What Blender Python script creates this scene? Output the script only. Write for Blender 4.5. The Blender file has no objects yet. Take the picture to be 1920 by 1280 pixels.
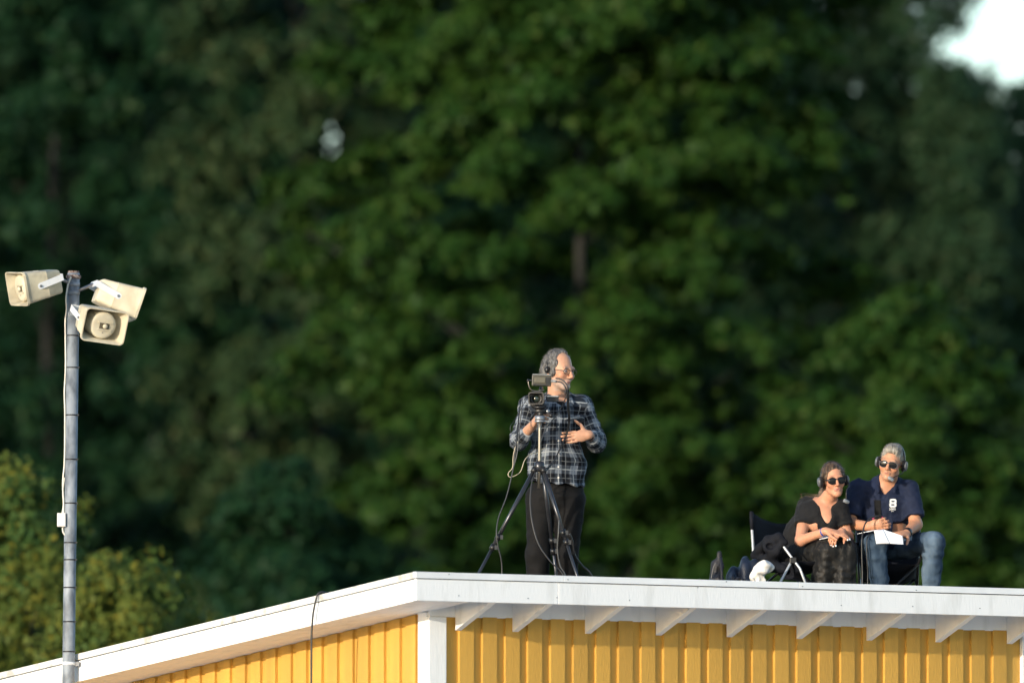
import bpy, math, random
import numpy as np
from mathutils import Vector, Matrix, Euler
from mathutils.bvhtree import BVHTree
random.seed(7)
R = math.radians
SC = bpy.context.scene
COL = SC.collection

# ------------------------------------------------------------------ camera, sky, sun, exposure
CAMH, PITCH, FPX = 1.6, R(3.46), 21333.3          # 400 mm lens seen on a 1920 px wide frame
cam = bpy.data.cameras.new('camera')
cam.lens, cam.sensor_width = 400.0, 36.0
cam.clip_start, cam.clip_end = 1.0, 8000.0
cam.dof.use_dof = True
cam.dof.focus_distance = 73.7
cam.dof.aperture_fstop = 2.0
camo = bpy.data.objects.new('camera', cam); COL.objects.link(camo)
camo.location = (0, 0, CAMH); camo.rotation_euler = (math.pi/2 + PITCH, 0, 0)
SC.camera = camo

SUN_EL, SUN_PHI = R(10.0), R(53.0)                # phi: from picture left towards the viewer
sun_dir = Vector((-math.cos(SUN_PHI)*math.cos(SUN_EL), -math.sin(SUN_PHI)*math.cos(SUN_EL), math.sin(SUN_EL)))
world = bpy.data.worlds.new('World'); SC.world = world; world.use_nodes = True
nt = world.node_tree; nt.nodes.clear()
sky = nt.nodes.new('ShaderNodeTexSky'); sky.sky_type = 'NISHITA'; sky.sun_disc = False
sky.sun_elevation = SUN_EL; sky.sun_rotation = math.atan2(sun_dir.x, sun_dir.y)
sky.air_density = 1.0; sky.dust_density = 1.0; sky.ozone_density = 2.0
bg = nt.nodes.new('ShaderNodeBackground'); bg.inputs['Strength'].default_value = 0.15
wo = nt.nodes.new('ShaderNodeOutputWorld')
nt.links.new(sky.outputs[0], bg.inputs[0]); nt.links.new(bg.outputs[0], wo.inputs[0])
sl = bpy.data.lights.new('sun', 'SUN'); sl.energy = 2.0; sl.angle = R(0.53); sl.color = (1.0, 0.91, 0.77)
so = bpy.data.objects.new('sun', sl); COL.objects.link(so)
so.rotation_euler = sun_dir.to_track_quat('Z', 'Y').to_euler(); so.location = (-20, -20, 30)
SC.view_settings.view_transform = 'Standard'; SC.view_settings.look = 'None'
SC.view_settings.gamma = 1.0; SC.view_settings.use_curve_mapping = False
SC.view_settings.exposure = 1.17
SC.cycles.max_bounces = 6; SC.cycles.diffuse_bounces = 3; SC.cycles.transparent_max_bounces = 4

# ------------------------------------------------------------------ helpers
def at(px, py, Y):
    """world point at depth Y (metres north of the lens) seen at photograph pixel px,py"""
    u, v = (px-960)/FPX, (640-py)/FPX
    d = np.array([u, math.cos(PITCH)-v*math.sin(PITCH), math.sin(PITCH)+v*math.cos(PITCH)])
    return np.array([0, 0, CAMH]) + d*(Y/d[1])

def tag(o, label=None, cat=None, group=None, kind=None):
    if label: o['label'] = label
    if cat: o['category'] = cat
    if group: o['group'] = group
    if kind: o['kind'] = kind
    return o

def root(name, loc, label, cat, group=None, rz=0.0):
    o = bpy.data.objects.new(name, None); COL.objects.link(o)
    o.empty_display_size = 0.2
    o.location = tuple(float(c) for c in loc); o.rotation_euler = (0, 0, rz)
    return tag(o, label, cat, group)

def mesh_np(name, V, F, smooth=False):
    """F: (n,4) or (n,3) int array, or list of polygons"""
    me = bpy.data.meshes.new(name)
    if isinstance(F, np.ndarray):
        V = np.asarray(V, np.float32); k = F.shape[1]; n = len(F)
        me.vertices.add(len(V)); me.vertices.foreach_set('co', V.ravel())
        me.loops.add(n*k); me.loops.foreach_set('vertex_index', F.astype(np.int32).ravel())
        me.polygons.add(n); me.polygons.foreach_set('loop_start', np.arange(0, n*k, k, dtype=np.int32))
        me.update(calc_edges=True)
    else:
        me.from_pydata([tuple(map(float, v)) for v in V], [], [tuple(map(int, f)) for f in F]); me.update()
    if smooth:
        me.polygons.foreach_set('use_smooth', np.ones(len(me.polygons), dtype=bool))
    return me

def put(name, me, mat, parent=None, kind=None):
    o = bpy.data.objects.new(name, me); COL.objects.link(o)
    if mat is not None and len(me.materials) == 0: me.materials.append(mat)
    if parent is not None: o.parent = parent
    if kind: o['kind'] = kind
    return o

class MB:
    """collects simple shapes into one mesh"""
    def __init__(s): s.v, s.f = [], []
    def add(s, V, F):
        b = len(s.v); s.v += [tuple(map(float, p)) for p in V]; s.f += [tuple(i+b for i in f) for f in F]; return s
    def hexa(s, b4, t4):
        return s.add(list(b4)+list(t4), [(3,2,1,0),(4,5,6,7),(0,1,5,4),(1,2,6,5),(2,3,7,6),(3,0,4,7)])
    def box(s, lo, hi):
        x0,y0,z0 = lo; x1,y1,z1 = hi
        return s.hexa([(x0,y0,z0),(x1,y0,z0),(x1,y1,z0),(x0,y1,z0)], [(x0,y0,z1),(x1,y0,z1),(x1,y1,z1),(x0,y1,z1)])
    def obox(s, c, hx, hy, hz, M=None):
        M = np.eye(3) if M is None else np.asarray(M); c = np.asarray(c, float)
        q = [(-1,-1,-1),(1,-1,-1),(1,1,-1),(-1,1,-1),(-1,-1,1),(1,-1,1),(1,1,1),(-1,1,1)]
        P = [c + M @ np.array([a*hx, b*hy, d*hz]) for a, b, d in q]
        return s.hexa(P[:4], P[4:])
    def loft(s, rings, cap=True, closed=False):
        n = len(rings[0]); V = [p for r in rings for p in r]; F = []
        m = len(rings)
        for i in range(m if closed else m-1):
            a, b = i*n, ((i+1) % m)*n
            for j in range(n):
                k = (j+1) % n
                F.append((a+j, a+k, b+k, b+j))
        if cap and not closed:
            F.append(tuple(reversed(range(n)))); F.append(tuple(range((m-1)*n, m*n)))
        return s.add(V, F)
    def tube(s, pts, r, n=8, cap=True):
        pts = [np.asarray(p, float) for p in pts]
        rs = r if hasattr(r, '__len__') else [r]*len(pts)
        rings = []; up = None
        for i, p in enumerate(pts):
            t = pts[min(i+1, len(pts)-1)] - pts[max(i-1, 0)]
            t = t/(np.linalg.norm(t)+1e-9)
            if up is None:
                up = np.array([0,0,1.0]) if abs(t[2]) < .9 else np.array([1.0,0,0])
            u = np.cross(t, up); u /= np.linalg.norm(u)+1e-9
            w = np.cross(u, t); up = w
            rings.append([p + rs[i]*(math.cos(2*math.pi*k/n)*u + math.sin(2*math.pi*k/n)*w) for k in range(n)])
        return s.loft([list(reversed(r_)) for r_ in rings], cap)
    def build(s, name, mat, parent=None, smooth=False, off=None, kind=None, bevel=0):
        V = np.array(s.v, float)
        if off is not None: V = V - np.asarray(off, float)
        me = mesh_np(name, V, s.f, smooth)
        o = put(name, me, mat, parent, kind)
        if bevel:
            m = o.modifiers.new('bevel', 'BEVEL'); m.width = bevel; m.segments = 2; m.limit_method = 'ANGLE'; m.angle_limit = R(40)
        return o

def spline(pts, n=8):
    P = [np.asarray(p, float) for p in pts]; P = [2*P[0]-P[1]] + P + [2*P[-1]-P[-2]]
    out = []
    for i in range(1, len(P)-2):
        for k in range(n):
            t = k/n
            a, b, c, d = P[i-1], P[i], P[i+1], P[i+2]
            out.append(.5*((2*b) + (c-a)*t + (2*a-5*b+4*c-d)*t*t + (3*b-a-3*c+d)*t**3))
    out.append(P[-2]); return out

# ------------------------------------------------------------------ materials
def mat(name, base, rough=0.6, var=0.12, vscale=6.0, bump=0.0, bscale=60.0, metal=0.0, col2=None, stretch=(1,1,1),
        spec=0.5, thresh=(0.35, 0.65), attr=None, sheen=0.0, coat=0.0, bstretch=None, sss=0.0, objrand=0.0):
    m = bpy.data.materials.new(name); m.use_nodes = True
    t = m.node_tree; p = t.nodes['Principled BSDF']
    p.inputs['Roughness'].default_value = rough; p.inputs['Metallic'].default_value = metal
    p.inputs['Specular IOR Level'].default_value = spec
    if sheen: p.inputs['Sheen Weight'].default_value = sheen
    if coat: p.inputs['Coat Weight'].default_value = coat
    if sss:
        p.inputs['Subsurface Weight'].default_value = sss
        p.inputs['Subsurface Radius'].default_value = (0.012, 0.005, 0.003); p.inputs['Subsurface Scale'].default_value = 0.6
    tc = t.nodes.new('ShaderNodeTexCoord'); mp = t.nodes.new('ShaderNodeMapping')
    mp.inputs['Scale'].default_value = stretch
    t.links.new(tc.outputs['Object'], mp.inputs['Vector'])
    nz = t.nodes.new('ShaderNodeTexNoise'); nz.inputs['Scale'].default_value = vscale; nz.inputs['Detail'].default_value = 5
    t.links.new(mp.outputs[0], nz.inputs['Vector'])
    rp = t.nodes.new('ShaderNodeValToRGB')
    c1 = [min(1, c*(1-var)) for c in base]; c2 = list(col2) if col2 else [min(1, c*(1+var)) for c in base]
    rp.color_ramp.elements[0].position = thresh[0]; rp.color_ramp.elements[1].position = thresh[1]
    rp.color_ramp.elements[0].color = (*c1, 1); rp.color_ramp.elements[1].color = (*c2, 1)
    t.links.new(nz.outputs['Fac'], rp.inputs['Fac'])
    src = rp.outputs['Color']
    if attr:
        an = t.nodes.new('ShaderNodeAttribute'); an.attribute_name = attr
        mx = t.nodes.new('ShaderNodeMix'); mx.data_type = 'RGBA'; mx.blend_type = 'MULTIPLY'
        mx.inputs['Factor'].default_value = 1.0
        t.links.new(an.outputs['Color'], mx.inputs['A']); t.links.new(src, mx.inputs['B']); src = mx.outputs['Result']
    if objrand:
        oi = t.nodes.new('ShaderNodeObjectInfo'); mr = t.nodes.new('ShaderNodeMapRange')
        mr.inputs['To Min'].default_value = 1-objrand; mr.inputs['To Max'].default_value = 1+objrand
        t.links.new(oi.outputs['Random'], mr.inputs['Value'])
        vm = t.nodes.new('ShaderNodeVectorMath'); vm.operation = 'SCALE'
        t.links.new(src, vm.inputs[0]); t.links.new(mr.outputs['Result'], vm.inputs['Scale']); src = vm.outputs[0]
    t.links.new(src, p.inputs['Base Color'])
    if bump:
        n2 = t.nodes.new('ShaderNodeTexNoise'); n2.inputs['Scale'].default_value = bscale; n2.inputs['Detail'].default_value = 4
        if bstretch:
            m2 = t.nodes.new('ShaderNodeMapping'); m2.inputs['Scale'].default_value = bstretch
            t.links.new(tc.outputs['Object'], m2.inputs['Vector']); t.links.new(m2.outputs[0], n2.inputs['Vector'])
        else:
            t.links.new(mp.outputs[0], n2.inputs['Vector'])
        bp = t.nodes.new('ShaderNodeBump'); bp.inputs['Strength'].default_value = bump; bp.inputs['Distance'].default_value = 0.01
        t.links.new(n2.outputs['Fac'], bp.inputs['Height']); t.links.new(bp.outputs['Normal'], p.inputs['Normal'])
    return m

def leaf_mat(name, c1, c2, c3, trans=0.25, nscale=0.8):
    m = bpy.data.materials.new(name); m.use_nodes = True
    t = m.node_tree; t.nodes.clear()
    out = t.nodes.new('ShaderNodeOutputMaterial')
    geo = t.nodes.new('ShaderNodeNewGeometry'); tc = t.nodes.new('ShaderNodeTexCoord')
    nz = t.nodes.new('ShaderNodeTexNoise'); nz.inputs['Scale'].default_value = nscale; nz.inputs['Detail'].default_value = 3
    t.links.new(tc.outputs['Object'], nz.inputs['Vector'])
    r1 = t.nodes.new('ShaderNodeValToRGB'); r1.color_ramp.elements[0].position = .38; r1.color_ramp.elements[1].position = .62
    r1.color_ramp.elements[0].color = (*c1, 1); r1.color_ramp.elements[1].color = (*c2, 1)
    t.links.new(nz.outputs['Fac'], r1.inputs['Fac'])
    r2 = t.nodes.new('ShaderNodeValToRGB'); r2.color_ramp.elements[0].position = .72; r2.color_ramp.elements[1].position = 1.0
    r2.color_ramp.elements[0].color = (0,0,0,1); r2.color_ramp.elements[1].color = (1,1,1,1)
    t.links.new(geo.outputs['Random Per Island'], r2.inputs['Fac'])
    mx = t.nodes.new('ShaderNodeMix'); mx.data_type = 'RGBA'
    t.links.new(r2.outputs['Color'], mx.inputs['Factor'])
    t.links.new(r1.outputs['Color'], mx.inputs['A']); mx.inputs['B'].default_value = (*c3, 1)
    p = t.nodes.new('ShaderNodeBsdfPrincipled'); p.inputs['Roughness'].default_value = .55; p.inputs['Specular IOR Level'].default_value = .12
    tr = t.nodes.new('ShaderNodeBsdfTranslucent')
    ms = t.nodes.new('ShaderNodeMixShader'); ms.inputs['Fac'].default_value = trans
    t.links.new(mx.outputs['Result'], p.inputs['Base Color']); t.links.new(mx.outputs['Result'], tr.inputs['Color'])
    t.links.new(p.outputs[0], ms.inputs[1]); t.links.new(tr.outputs[0], ms.inputs[2]); t.links.new(ms.outputs[0], out.inputs['Surface'])
    return m

M = {}
M['white'] = mat('white_paint', (.72,.72,.70), .6, .06, 4.0, .2, 30, stretch=(2.5,2.5,.5), col2=(.81,.81,.80), thresh=(.28,.46), objrand=.03)
M['strip'] = mat('white_sheet_metal', (.76,.77,.77), .4, .06, 5.0, .05, 40)
M['strip_stained'] = mat('stained_sheet_metal', (.42,.41,.37), .5, .05, 9.0, .05, 40, col2=(.62,.62,.60), thresh=(.36,.47))
M['yellow'] = mat('yellow_paint', (.56,.312,.052), .65, .08, 3.5, .5, 28, bstretch=(9,9,.5), stretch=(3,3,.25), objrand=.10)
M['felt'] = mat('roof_felt', (.045,.045,.047), .9, .2, 6, .4, 300)
M['galv'] = mat('galvanised_steel', (.13,.15,.175), .6, .12, 16, .1, 80, metal=.1, col2=(.25,.28,.315), stretch=(1,1,.5), thresh=(.38,.62))
M['rust'] = mat('rusty_steel', (.14,.045,.02), .85, .5, 60, .3, 120, col2=(.35,.30,.27), thresh=(.4,.7))
M['horn'] = mat('aged_cream_plastic', (.54,.47,.33), .5, .14, 7, .1, 60, col2=(.63,.57,.43))
M['horn_weathered'] = mat('weathered_cream_plastic', (.38,.34,.25), .65, .16, 9, .1, 60, col2=(.54,.48,.34))
M['bracket'] = mat('white_bracket_steel', (.60,.62,.64), .4, .06, 10)
M['steel'] = mat('bolt_steel', (.25,.25,.26), .4, .1, 20, metal=.8)
M['cable_white'] = mat('white_cable', (.62,.59,.52), .5, .1, 10)
M['cable_black'] = mat('black_cable', (.018,.018,.02), .42, .1, 10)
M['cable_grey'] = mat('grey_cable', (.075,.075,.075), .4, .1, 10)
M['cable_beige'] = mat('beige_cable', (.46,.40,.28), .5, .1, 10)
M['boxplastic'] = mat('white_box_plastic', (.62,.60,.56), .5, .06, 12)
M['bark'] = mat('bark', (.020,.019,.016), .9, .4, 5, .6, 30, stretch=(1,1,.3))
M['bounce_ground'] = mat('pale_bounce_ground', (.54,.52,.49), .95, .15, 3.0, .3, 60)  # pale tone chosen for bounce light from the added yard
M['grass'] = mat('grass_ground', (.045,.075,.02), .95, .35, .15, .3, 4)
# ------------------------------------------------------------------ ground
g = MB().add([(-3000,-600,0),(3000,-600,0),(3000,5000,0),(-3000,5000,0)], [(0,1,2,3)]).build('ground', M['grass'])
g['kind'] = 'structure'
yd = MB().add([(-60,20,.004),(60,20,.004),(60,92,.004),(-60,92,.004)], [(0,1,2,3)]).build('bounce_yard', M['bounce_ground'])  # unseen pale ground, added to bounce light up under the eaves
yd['kind'] = 'structure'

# ------------------------------------------------------------------ yellow timber building (shed roof falling away from the viewer)
ANG = R(35.0); CA, SA = math.cos(ANG), math.sin(ANG)
OVR, OVL, FALL = .44, .414, .105
YC = 71.1
rc = at(780, 1071, YC)                                   # outer roof corner
BC = np.array([rc[0] + OVL*CA - OVR*SA, rc[1] + OVL*SA + OVR*CA])   # wall corner on the ground
ZT = rc[2]
def bw(a, b, z): return np.array([BC[0] + a*CA - b*SA, BC[1] + a*SA + b*CA, z])
def loc2(x, y): dx, dy = x-BC[0], y-BC[1]; return dx*CA + dy*SA, -dx*SA + dy*CA
def roof_z(x, y): return ZT - FALL*(loc2(x, y)[1] + OVR)
def rz_b(b): return ZT - FALL*(b + OVR)
def proj(p):
    d = np.asarray(p, float) - np.array([0,0,CAMH]); dep = d[1]*math.cos(PITCH) + d[2]*math.sin(PITCH)
    return 960 + FPX*d[0]/dep, 640 - FPX*(d[2]*math.cos(PITCH) - d[1]*math.sin(PITCH))/dep
def a_of(px, b, z):
    lo, hi = -3.0, 12.0
    for _ in range(50):
        m = (lo+hi)/2
        if proj(bw(m, b, z))[0] < px: lo = m
        else: hi = m
    return lo
def b_of(px, a, z):
    lo, hi = -3.0, 14.0
    for _ in range(50):
        m = (lo+hi)/2
        if proj(bw(a, m, z))[0] > px: lo = m
        else: hi = m
    return lo

ZFB = ZT - .181                                          # underside of the front fascia
LEN = a_of(1912, 0, 3.5) + .12                           # front wall length
DEP = 6.6
A1, B1 = LEN + OVL, DEP + OVR
bld = root('timber_building', (BC[0], BC[1], 0), 'yellow board-clad timber building with white eaves and a flat sloping roof', 'building', rz=ANG)

def soff(b): return ZFB - FALL*(b + OVR)
TH = .021
# walls (recessed ground boards) ------------------------------------------------
def wall(name, mb): return mb.build(name, M['yellow'], bld)
ztop = ZT - .10
front = wall('front_wall', MB().box((.0,.0,.3),(LEN,.14,soff(0)+.12)))
left = wall('side_wall', MB().hexa([(.0,.14,.3),(.14,.14,.3),(.14,DEP,.3),(.0,DEP,.3)], [(.0,.14,soff(.14)+.05),(.14,.14,soff(.14)+.05),(.14,DEP,soff(DEP)+.05),(.0,DEP,soff(DEP)+.05)]))
right = wall('side_wall', MB().hexa([(LEN-.14,.14,.3),(LEN,.14,.3),(LEN,DEP,.3),(LEN-.14,DEP,.3)], [(LEN-.14,.14,soff(.14)+.05),(LEN,.14,soff(.14)+.05),(LEN,DEP,soff(DEP)+.05),(LEN-.14,DEP,soff(DEP)+.05)]))
back = wall('rear_wall', MB().box((.14,DEP-.14,.3),(LEN-.14,DEP-.003,soff(DEP)+.1)))
MB().box((-.03,-.03,0),(LEN+.03,DEP+.03,.3)).build('plinth', mat('concrete', (.3,.29,.28), .9, .15, 4, .2, 40), bld)
# overlapping boards, one object each -------------------------------------------
PER, BWD = .1765, .108
zf = ZFB - .075
fb_me = None
a = .126; n = 0
a0 = a_of(864.5, -TH, 3.8) - .010
i = 0
while True:
    x0 = a0 + i*PER; i += 1
    if x0 + BWD > LEN - .122: break
    o = MB().box((0,0,0),(BWD,TH,zf-.34+.03)).build('board', M['yellow'], front)
    o.location = (x0 + random.uniform(-.002,.002), -TH + random.uniform(-.0015,.0015), .31)
i = 0
while True:
    y0 = .094 + .045 + i*PER; i += 1
    if y0 + BWD > DEP - .13: break
    z0, z1 = soff(y0)-.001, soff(y0+BWD)-.001
    MB().hexa([(-TH,y0,.31),(-.0,y0,.31),(-.0,y0+BWD,.31),(-TH,y0+BWD,.31)], [(-TH,y0,z0),(-.0,y0,z0),(-.0,y0+BWD,z1),(-TH,y0+BWD,z1)]).build('board', M['yellow'], left)
    MB().hexa([(LEN,y0,.31),(LEN+TH,y0,.31),(LEN+TH,y0+BWD,.31),(LEN,y0+BWD,.31)], [(LEN,y0,z0),(LEN+TH,y0,z0),(LEN+TH,y0+BWD,z1),(LEN,y0+BWD,z1)]).build('board', M['yellow'], right)
# corner boards --------------------------------------------------------------------
CT = .034
def cboard(lo, hi): return MB().box(lo, hi).build('corner_board', M['white'], bld, bevel=.004)
cboard((-CT,-CT,.3), (.100,-.001,zf-.005))
cboard((-CT,.0,.3), (-.001,.094,soff(0)-.004))
cboard((LEN-.12,-CT,.3), (LEN+CT,-.001,zf-.002)); cboard((LEN+.001,.0,.3), (LEN+CT,.121,soff(.121)-.003))
cboard((-CT,DEP-.12,.3), (-.001,DEP,soff(DEP)-.003)); cboard((LEN+.001,DEP-.12,.3), (LEN+CT,DEP,soff(DEP)-.003))
# roof slab ------------------------------------------------------------------------
i0 = .03
def slab(a0, a1, b0, b1, zt, zb): 
    return MB().hexa([(a0,b0,rz_b(b0)+zb),(a1,b0,rz_b(b0)+zb),(a1,b1,rz_b(b1)+zb),(a0,b1,rz_b(b1)+zb)], [(a0,b0,rz_b(b0)+zt),(a1,b0,rz_b(b0)+zt),(a1,b1,rz_b(b1)+zt),(a0,b1,rz_b(b1)+zt)])
roof = slab(-OVL+.03, A1-.03, -OVR+.03, B1-.03, -.012, -.045).build('roof', M['felt'], bld)
for k in range(8):                                        # seams of the roof felt
    b = .3 + k*.9
    slab(-OVL+.05, A1-.05, b, b+.08, -.008, -.0125).build('felt_lap', M['felt'], roof)
# under-roof boarding between rafters
slab(-OVL+.04, A1-.04, -OVR+.04, .0, -.047, -.062).build('roof_deck', M['white'], bld)
# fascia boards and metal edge strips --------------------------------------------------
FT = .024
def fr(name, a0, a1, zt, zb, proud, m, bev=.003):          # front edge pieces
    return MB().box((a0, -OVR-proud, ZT+zb), (a1, -OVR+FT, ZT+zt)).build(name, m, bld, bevel=bev)
j1 = a_of(1047, -OVR, ZT-.1)
fr('fascia_board', -OVL+.002, j1-.0012, -.045, -.181, 0, M['white'])
fr('fascia_board', j1+.0012, A1-.026, -.0455, -.1815, .0006, M['white'])
s1, s2 = a_of(1056, -OVR, ZT), a_of(1497, -OVR, ZT)
for q0, q1 in ((-OVL-.008, s1-.001), (s1+.001, s2-.001), (s2+.001, A1+.008)):
    fr('edge_strip', q0, q1, .0, -.0405, .010, M['strip'], .002)
def rk(name, b0, b1, zt, zb, proud, m, side=-1, bev=.003):
    if side < 0: x0, x1 = -OVL-proud, -OVL+FT
    else: x0, x1 = A1-FT, A1+proud
    def q(b, dz): return rz_b(b)+dz
    return MB().hexa([(x0,b0,q(b0,zb)),(x1,b0,q(b0,zb)),(x1,b1,q(b1,zb)),(x0,b1,q(b1,zb))], [(x0,b0,q(b0,zt)),(x1,b0,q(b0,zt)),(x1,b1,q(b1,zt)),(x0,b1,q(b1,zt))]).build(name, m, bld, bevel=bev)
jr = b_of(232, -OVL, 4.0)
rk('rake_fascia_board', -OVR+FT+.001, jr-.001, -.0455, -.181, 0, M['white'])
rk('rake_fascia_board', jr+.001, B1-.03, -.046, -.1815, .0006, M['white'])
r1 = b_of(430, -OVL, 4.2)
for b0, b1 in ((-OVR+FT+.001, r1-.001), (r1+.001, B1)):
    rk('edge_strip', b0, b1, .0, -.0405, .010, M['strip_stained'], bev=.002)
rk('rake_fascia_board', -OVR+FT+.001, B1-.03, -.040, -.181, 0, M['white'], 1)
rk('edge_strip', -OVR+FT+.001, B1, .0, -.0405, .010, M['strip'], 1, .002)
MB().box((-OVL+.03, B1-.03, rz_b(B1)-.18), (A1-.03, B1-.004, rz_b(B1)-.001)).build('rear_fascia_board', M['white'], bld)
# rake soffits: long boards closing the underside -------------------------------------
def sof(a0, a1):
    b0, b1 = -OVR+FT+.002, B1-.035
    return MB().hexa([(a0,b0,soff(b0)+.001),(a1,b0,soff(b0)+.001),(a1,b1,soff(b1)+.001),(a0,b1,soff(b1)+.001)], [(a0,b0,soff(b0)+.016),(a1,b0,soff(b0)+.016),(a1,b1,soff(b1)+.016),(a0,b1,soff(b1)+.016)]).build('soffit_board', M['white'], bld)
w = (OVL-FT-.002)/3
for k in range(3):
    sof(-OVL+FT+.001+k*w, -OVL+FT-.001+(k+1)*w)
    sof(A1-FT-.001-(k+1)*w, A1-FT-.002-k*w)
# frieze board on the front wall and rafter tails ---------------------------------------
MB().box((-.02,-.020,zf-.004),(LEN,-.0005,soff(0)+.118)).build('frieze_board', M['white'], bld, bevel=.003)
for px in (850,957,1093,1226,1358.6,1489.7,1620.7,1750,1884):
    a = a_of(px, 0, ZFB-.17); t2 = .046
    zb, zo = ZFB-.163, ZFB+.004
    P = [(-.0205, zb), (-OVR+FT+.001, zo), (-OVR+FT+.001, ZT-.064-.012), (-.0205, rz_b(-.02)-.064-.002)]
    MB().hexa([(a,)+p for p in P], [(a+t2,)+p for p in P]).build('rafter', M['white'], bld, bevel=.002)
# nail heads, tiny dark dots on the eaves
nails = [(840,1076),(1040,1077),(1063,1086),(1310,1085),(1360,1090),(1503,1099),(1308,1101),(1716,1106),(860,1116),(990,1121),(1044,1120),(1180,1125),(1577,1135),(1711,1137),(1837,1141)]
for px, py in nails:
    p = at(px, py, 72.0); a = a_of(px, -OVR, ZT-.05)
    k = proj(bw(a, -OVR, ZT))[1]; z = ZT - (py-k)/299.0
    pr = .0105 if z > ZT-.04 else .001
    MB().tube([(a,-OVR-pr-.0015,z),(a,-OVR-pr+.002,z)], .004, 6).build('nail', M['steel'], bld)

# black cable slung over the rake
b = b_of(597, -OVL-.02, 4.2)
pts = [(-OVL+.9,b-.55,rz_b(b-.55)+.01), (-OVL+.35,b-.12,rz_b(b-.12)+.01), (-OVL+.06,b-.02,rz_b(b)+.012), (-OVL-.006,b,rz_b(b)+.014), (-OVL-.03,b+.012,rz_b(b)-.03), (-OVL-.035,b+.05,rz_b(b)-.20), (-OVL-.03,b+.065,rz_b(b)-.6), (-OVL-.03,b+.07,rz_b(b)-1.6), (-OVL-.05,b+.08,.006)]
pts = [bw(*p) for p in pts]
cr = pts[-1]
MB().tube(spline(pts, 6), .0065, 8).build('roof_cable', M['cable_black'], None, True)
tag(bpy.data.objects['roof_cable'], 'thin black cable hanging over the sloping white roof edge down the yellow wall', 'cable')

# ------------------------------------------------------------------ loudspeaker pole
pb = b_of(128, -OVL-.07, 3.9)
PX, PY = bw(-OVL-.075, pb, 0)[:2]
ptop = at(138, 510, PY)
pmid = at(128.5, 1255, PY)
dirp = (ptop - pmid)/np.linalg.norm(ptop - pmid)
pbase = pmid - dirp*(pmid[2]/dirp[2])
def pole(py):
    """axis point of the pole at picture height py"""
    z = at(0, py, PY)[2]; return pbase + dirp*((z-pbase[2])/dirp[2])
PR = .0405
pr_ = root('loudspeaker_pole', pbase, 'tall galvanised steel pole rising beside the roof, carrying horn loudspeakers', 'pole')
mb = MB(); N = 24
mb.tube([pbase, pole(1240), pole(512)], [PR, PR, PR*.98], N); mb.build('tube', M['galv'], pr_, True, pbase)
mb = MB(); mb.tube([pole(523), pole(520), pole(516.5), pole(515.5)], [PR*1.02, PR*1.22, PR*1.22, PR*1.03], 20); mb.build('rust_collar', M['rust'], pr_, True, pbase)
mb = MB(); mb.tube([pole(514), pole(508)], [PR*.93, PR*.90], 20); mb.build('cap', M['rust'], pr_, True, pbase)
for py in (590.5, 630, 690, 779, 862, 944, 1018, 1050, 1102, 1166, 1222):
    p = pole(py); q = pole(py-2.4)
    MB().tube([p, q], PR*1.055, 20).build('cable_tie', M['cable_black'], pr_, True, pbase)
    h = p + np.array([PR*1.0, -PR*.45, .004])
    MB().obox(h, .006, .006, .005).build('tie_head', M['cable_black'], pr_, off=pbase)
# wall clamp to the roof edge
cl = pole(1244)
MB().obox(cl + np.array([PR*1.3, .03, .0]), .018, .04, .014).build('roof_clamp', M['steel'], pr_, off=pbase)
MB().tube([pole(1246), pole(1240)], PR*1.07, 20).build('clamp_band', M['bracket'], pr_, True, pbase)
# white cable taped along the pole
def psd(py, dx, dy=-.015): return pole(py) + np.array([dx/265.0*.93, dy, 0])
c1 = [psd(520,-4,-.05), psd(536,-10,-.03), psd(560,-13,-.03), psd(580,-12,-.02), psd(600,-14,-.03), psd(632,-13.5,-.02), psd(690,-12.5), psd(735,-14), psd(779,-12.5), psd(862,-12.2), psd(905,-15), psd(944,-13), psd(964,-15.5)]
wc = MB(); wc.tube(spline(c1, 5), .0055, 7)
wc.tube(spline([psd(895,-12), psd(920,-14.5), psd(944,-13), psd(964,-12.5)], 5), .005, 7)
wc.tube(spline([psd(985,-14), psd(996,-13.5), psd(1003,-9), psd(1004,-4,-.03)], 5), .006, 7)
co = wc.build('pole_cable', M['cable_white'], None, True, pbase); co.location = pbase
tag(co, 'thin white cable strapped along the side of the grey steel pole', 'cable')
jb = pole(974.5) + np.array([-15/265., -.03, 0])
jo = root('junction_box', jb, 'small white plastic junction box on the side of the grey pole', 'junction box')
MB().obox((0,0,0), .0285, .022, .045).build('housing', M['boxplastic'], jo, bevel=.004)
MB().obox((.0,-.0235,.0), .024, .0015, .0405).build('lid', M['boxplastic'], jo, bevel=.001)

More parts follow.
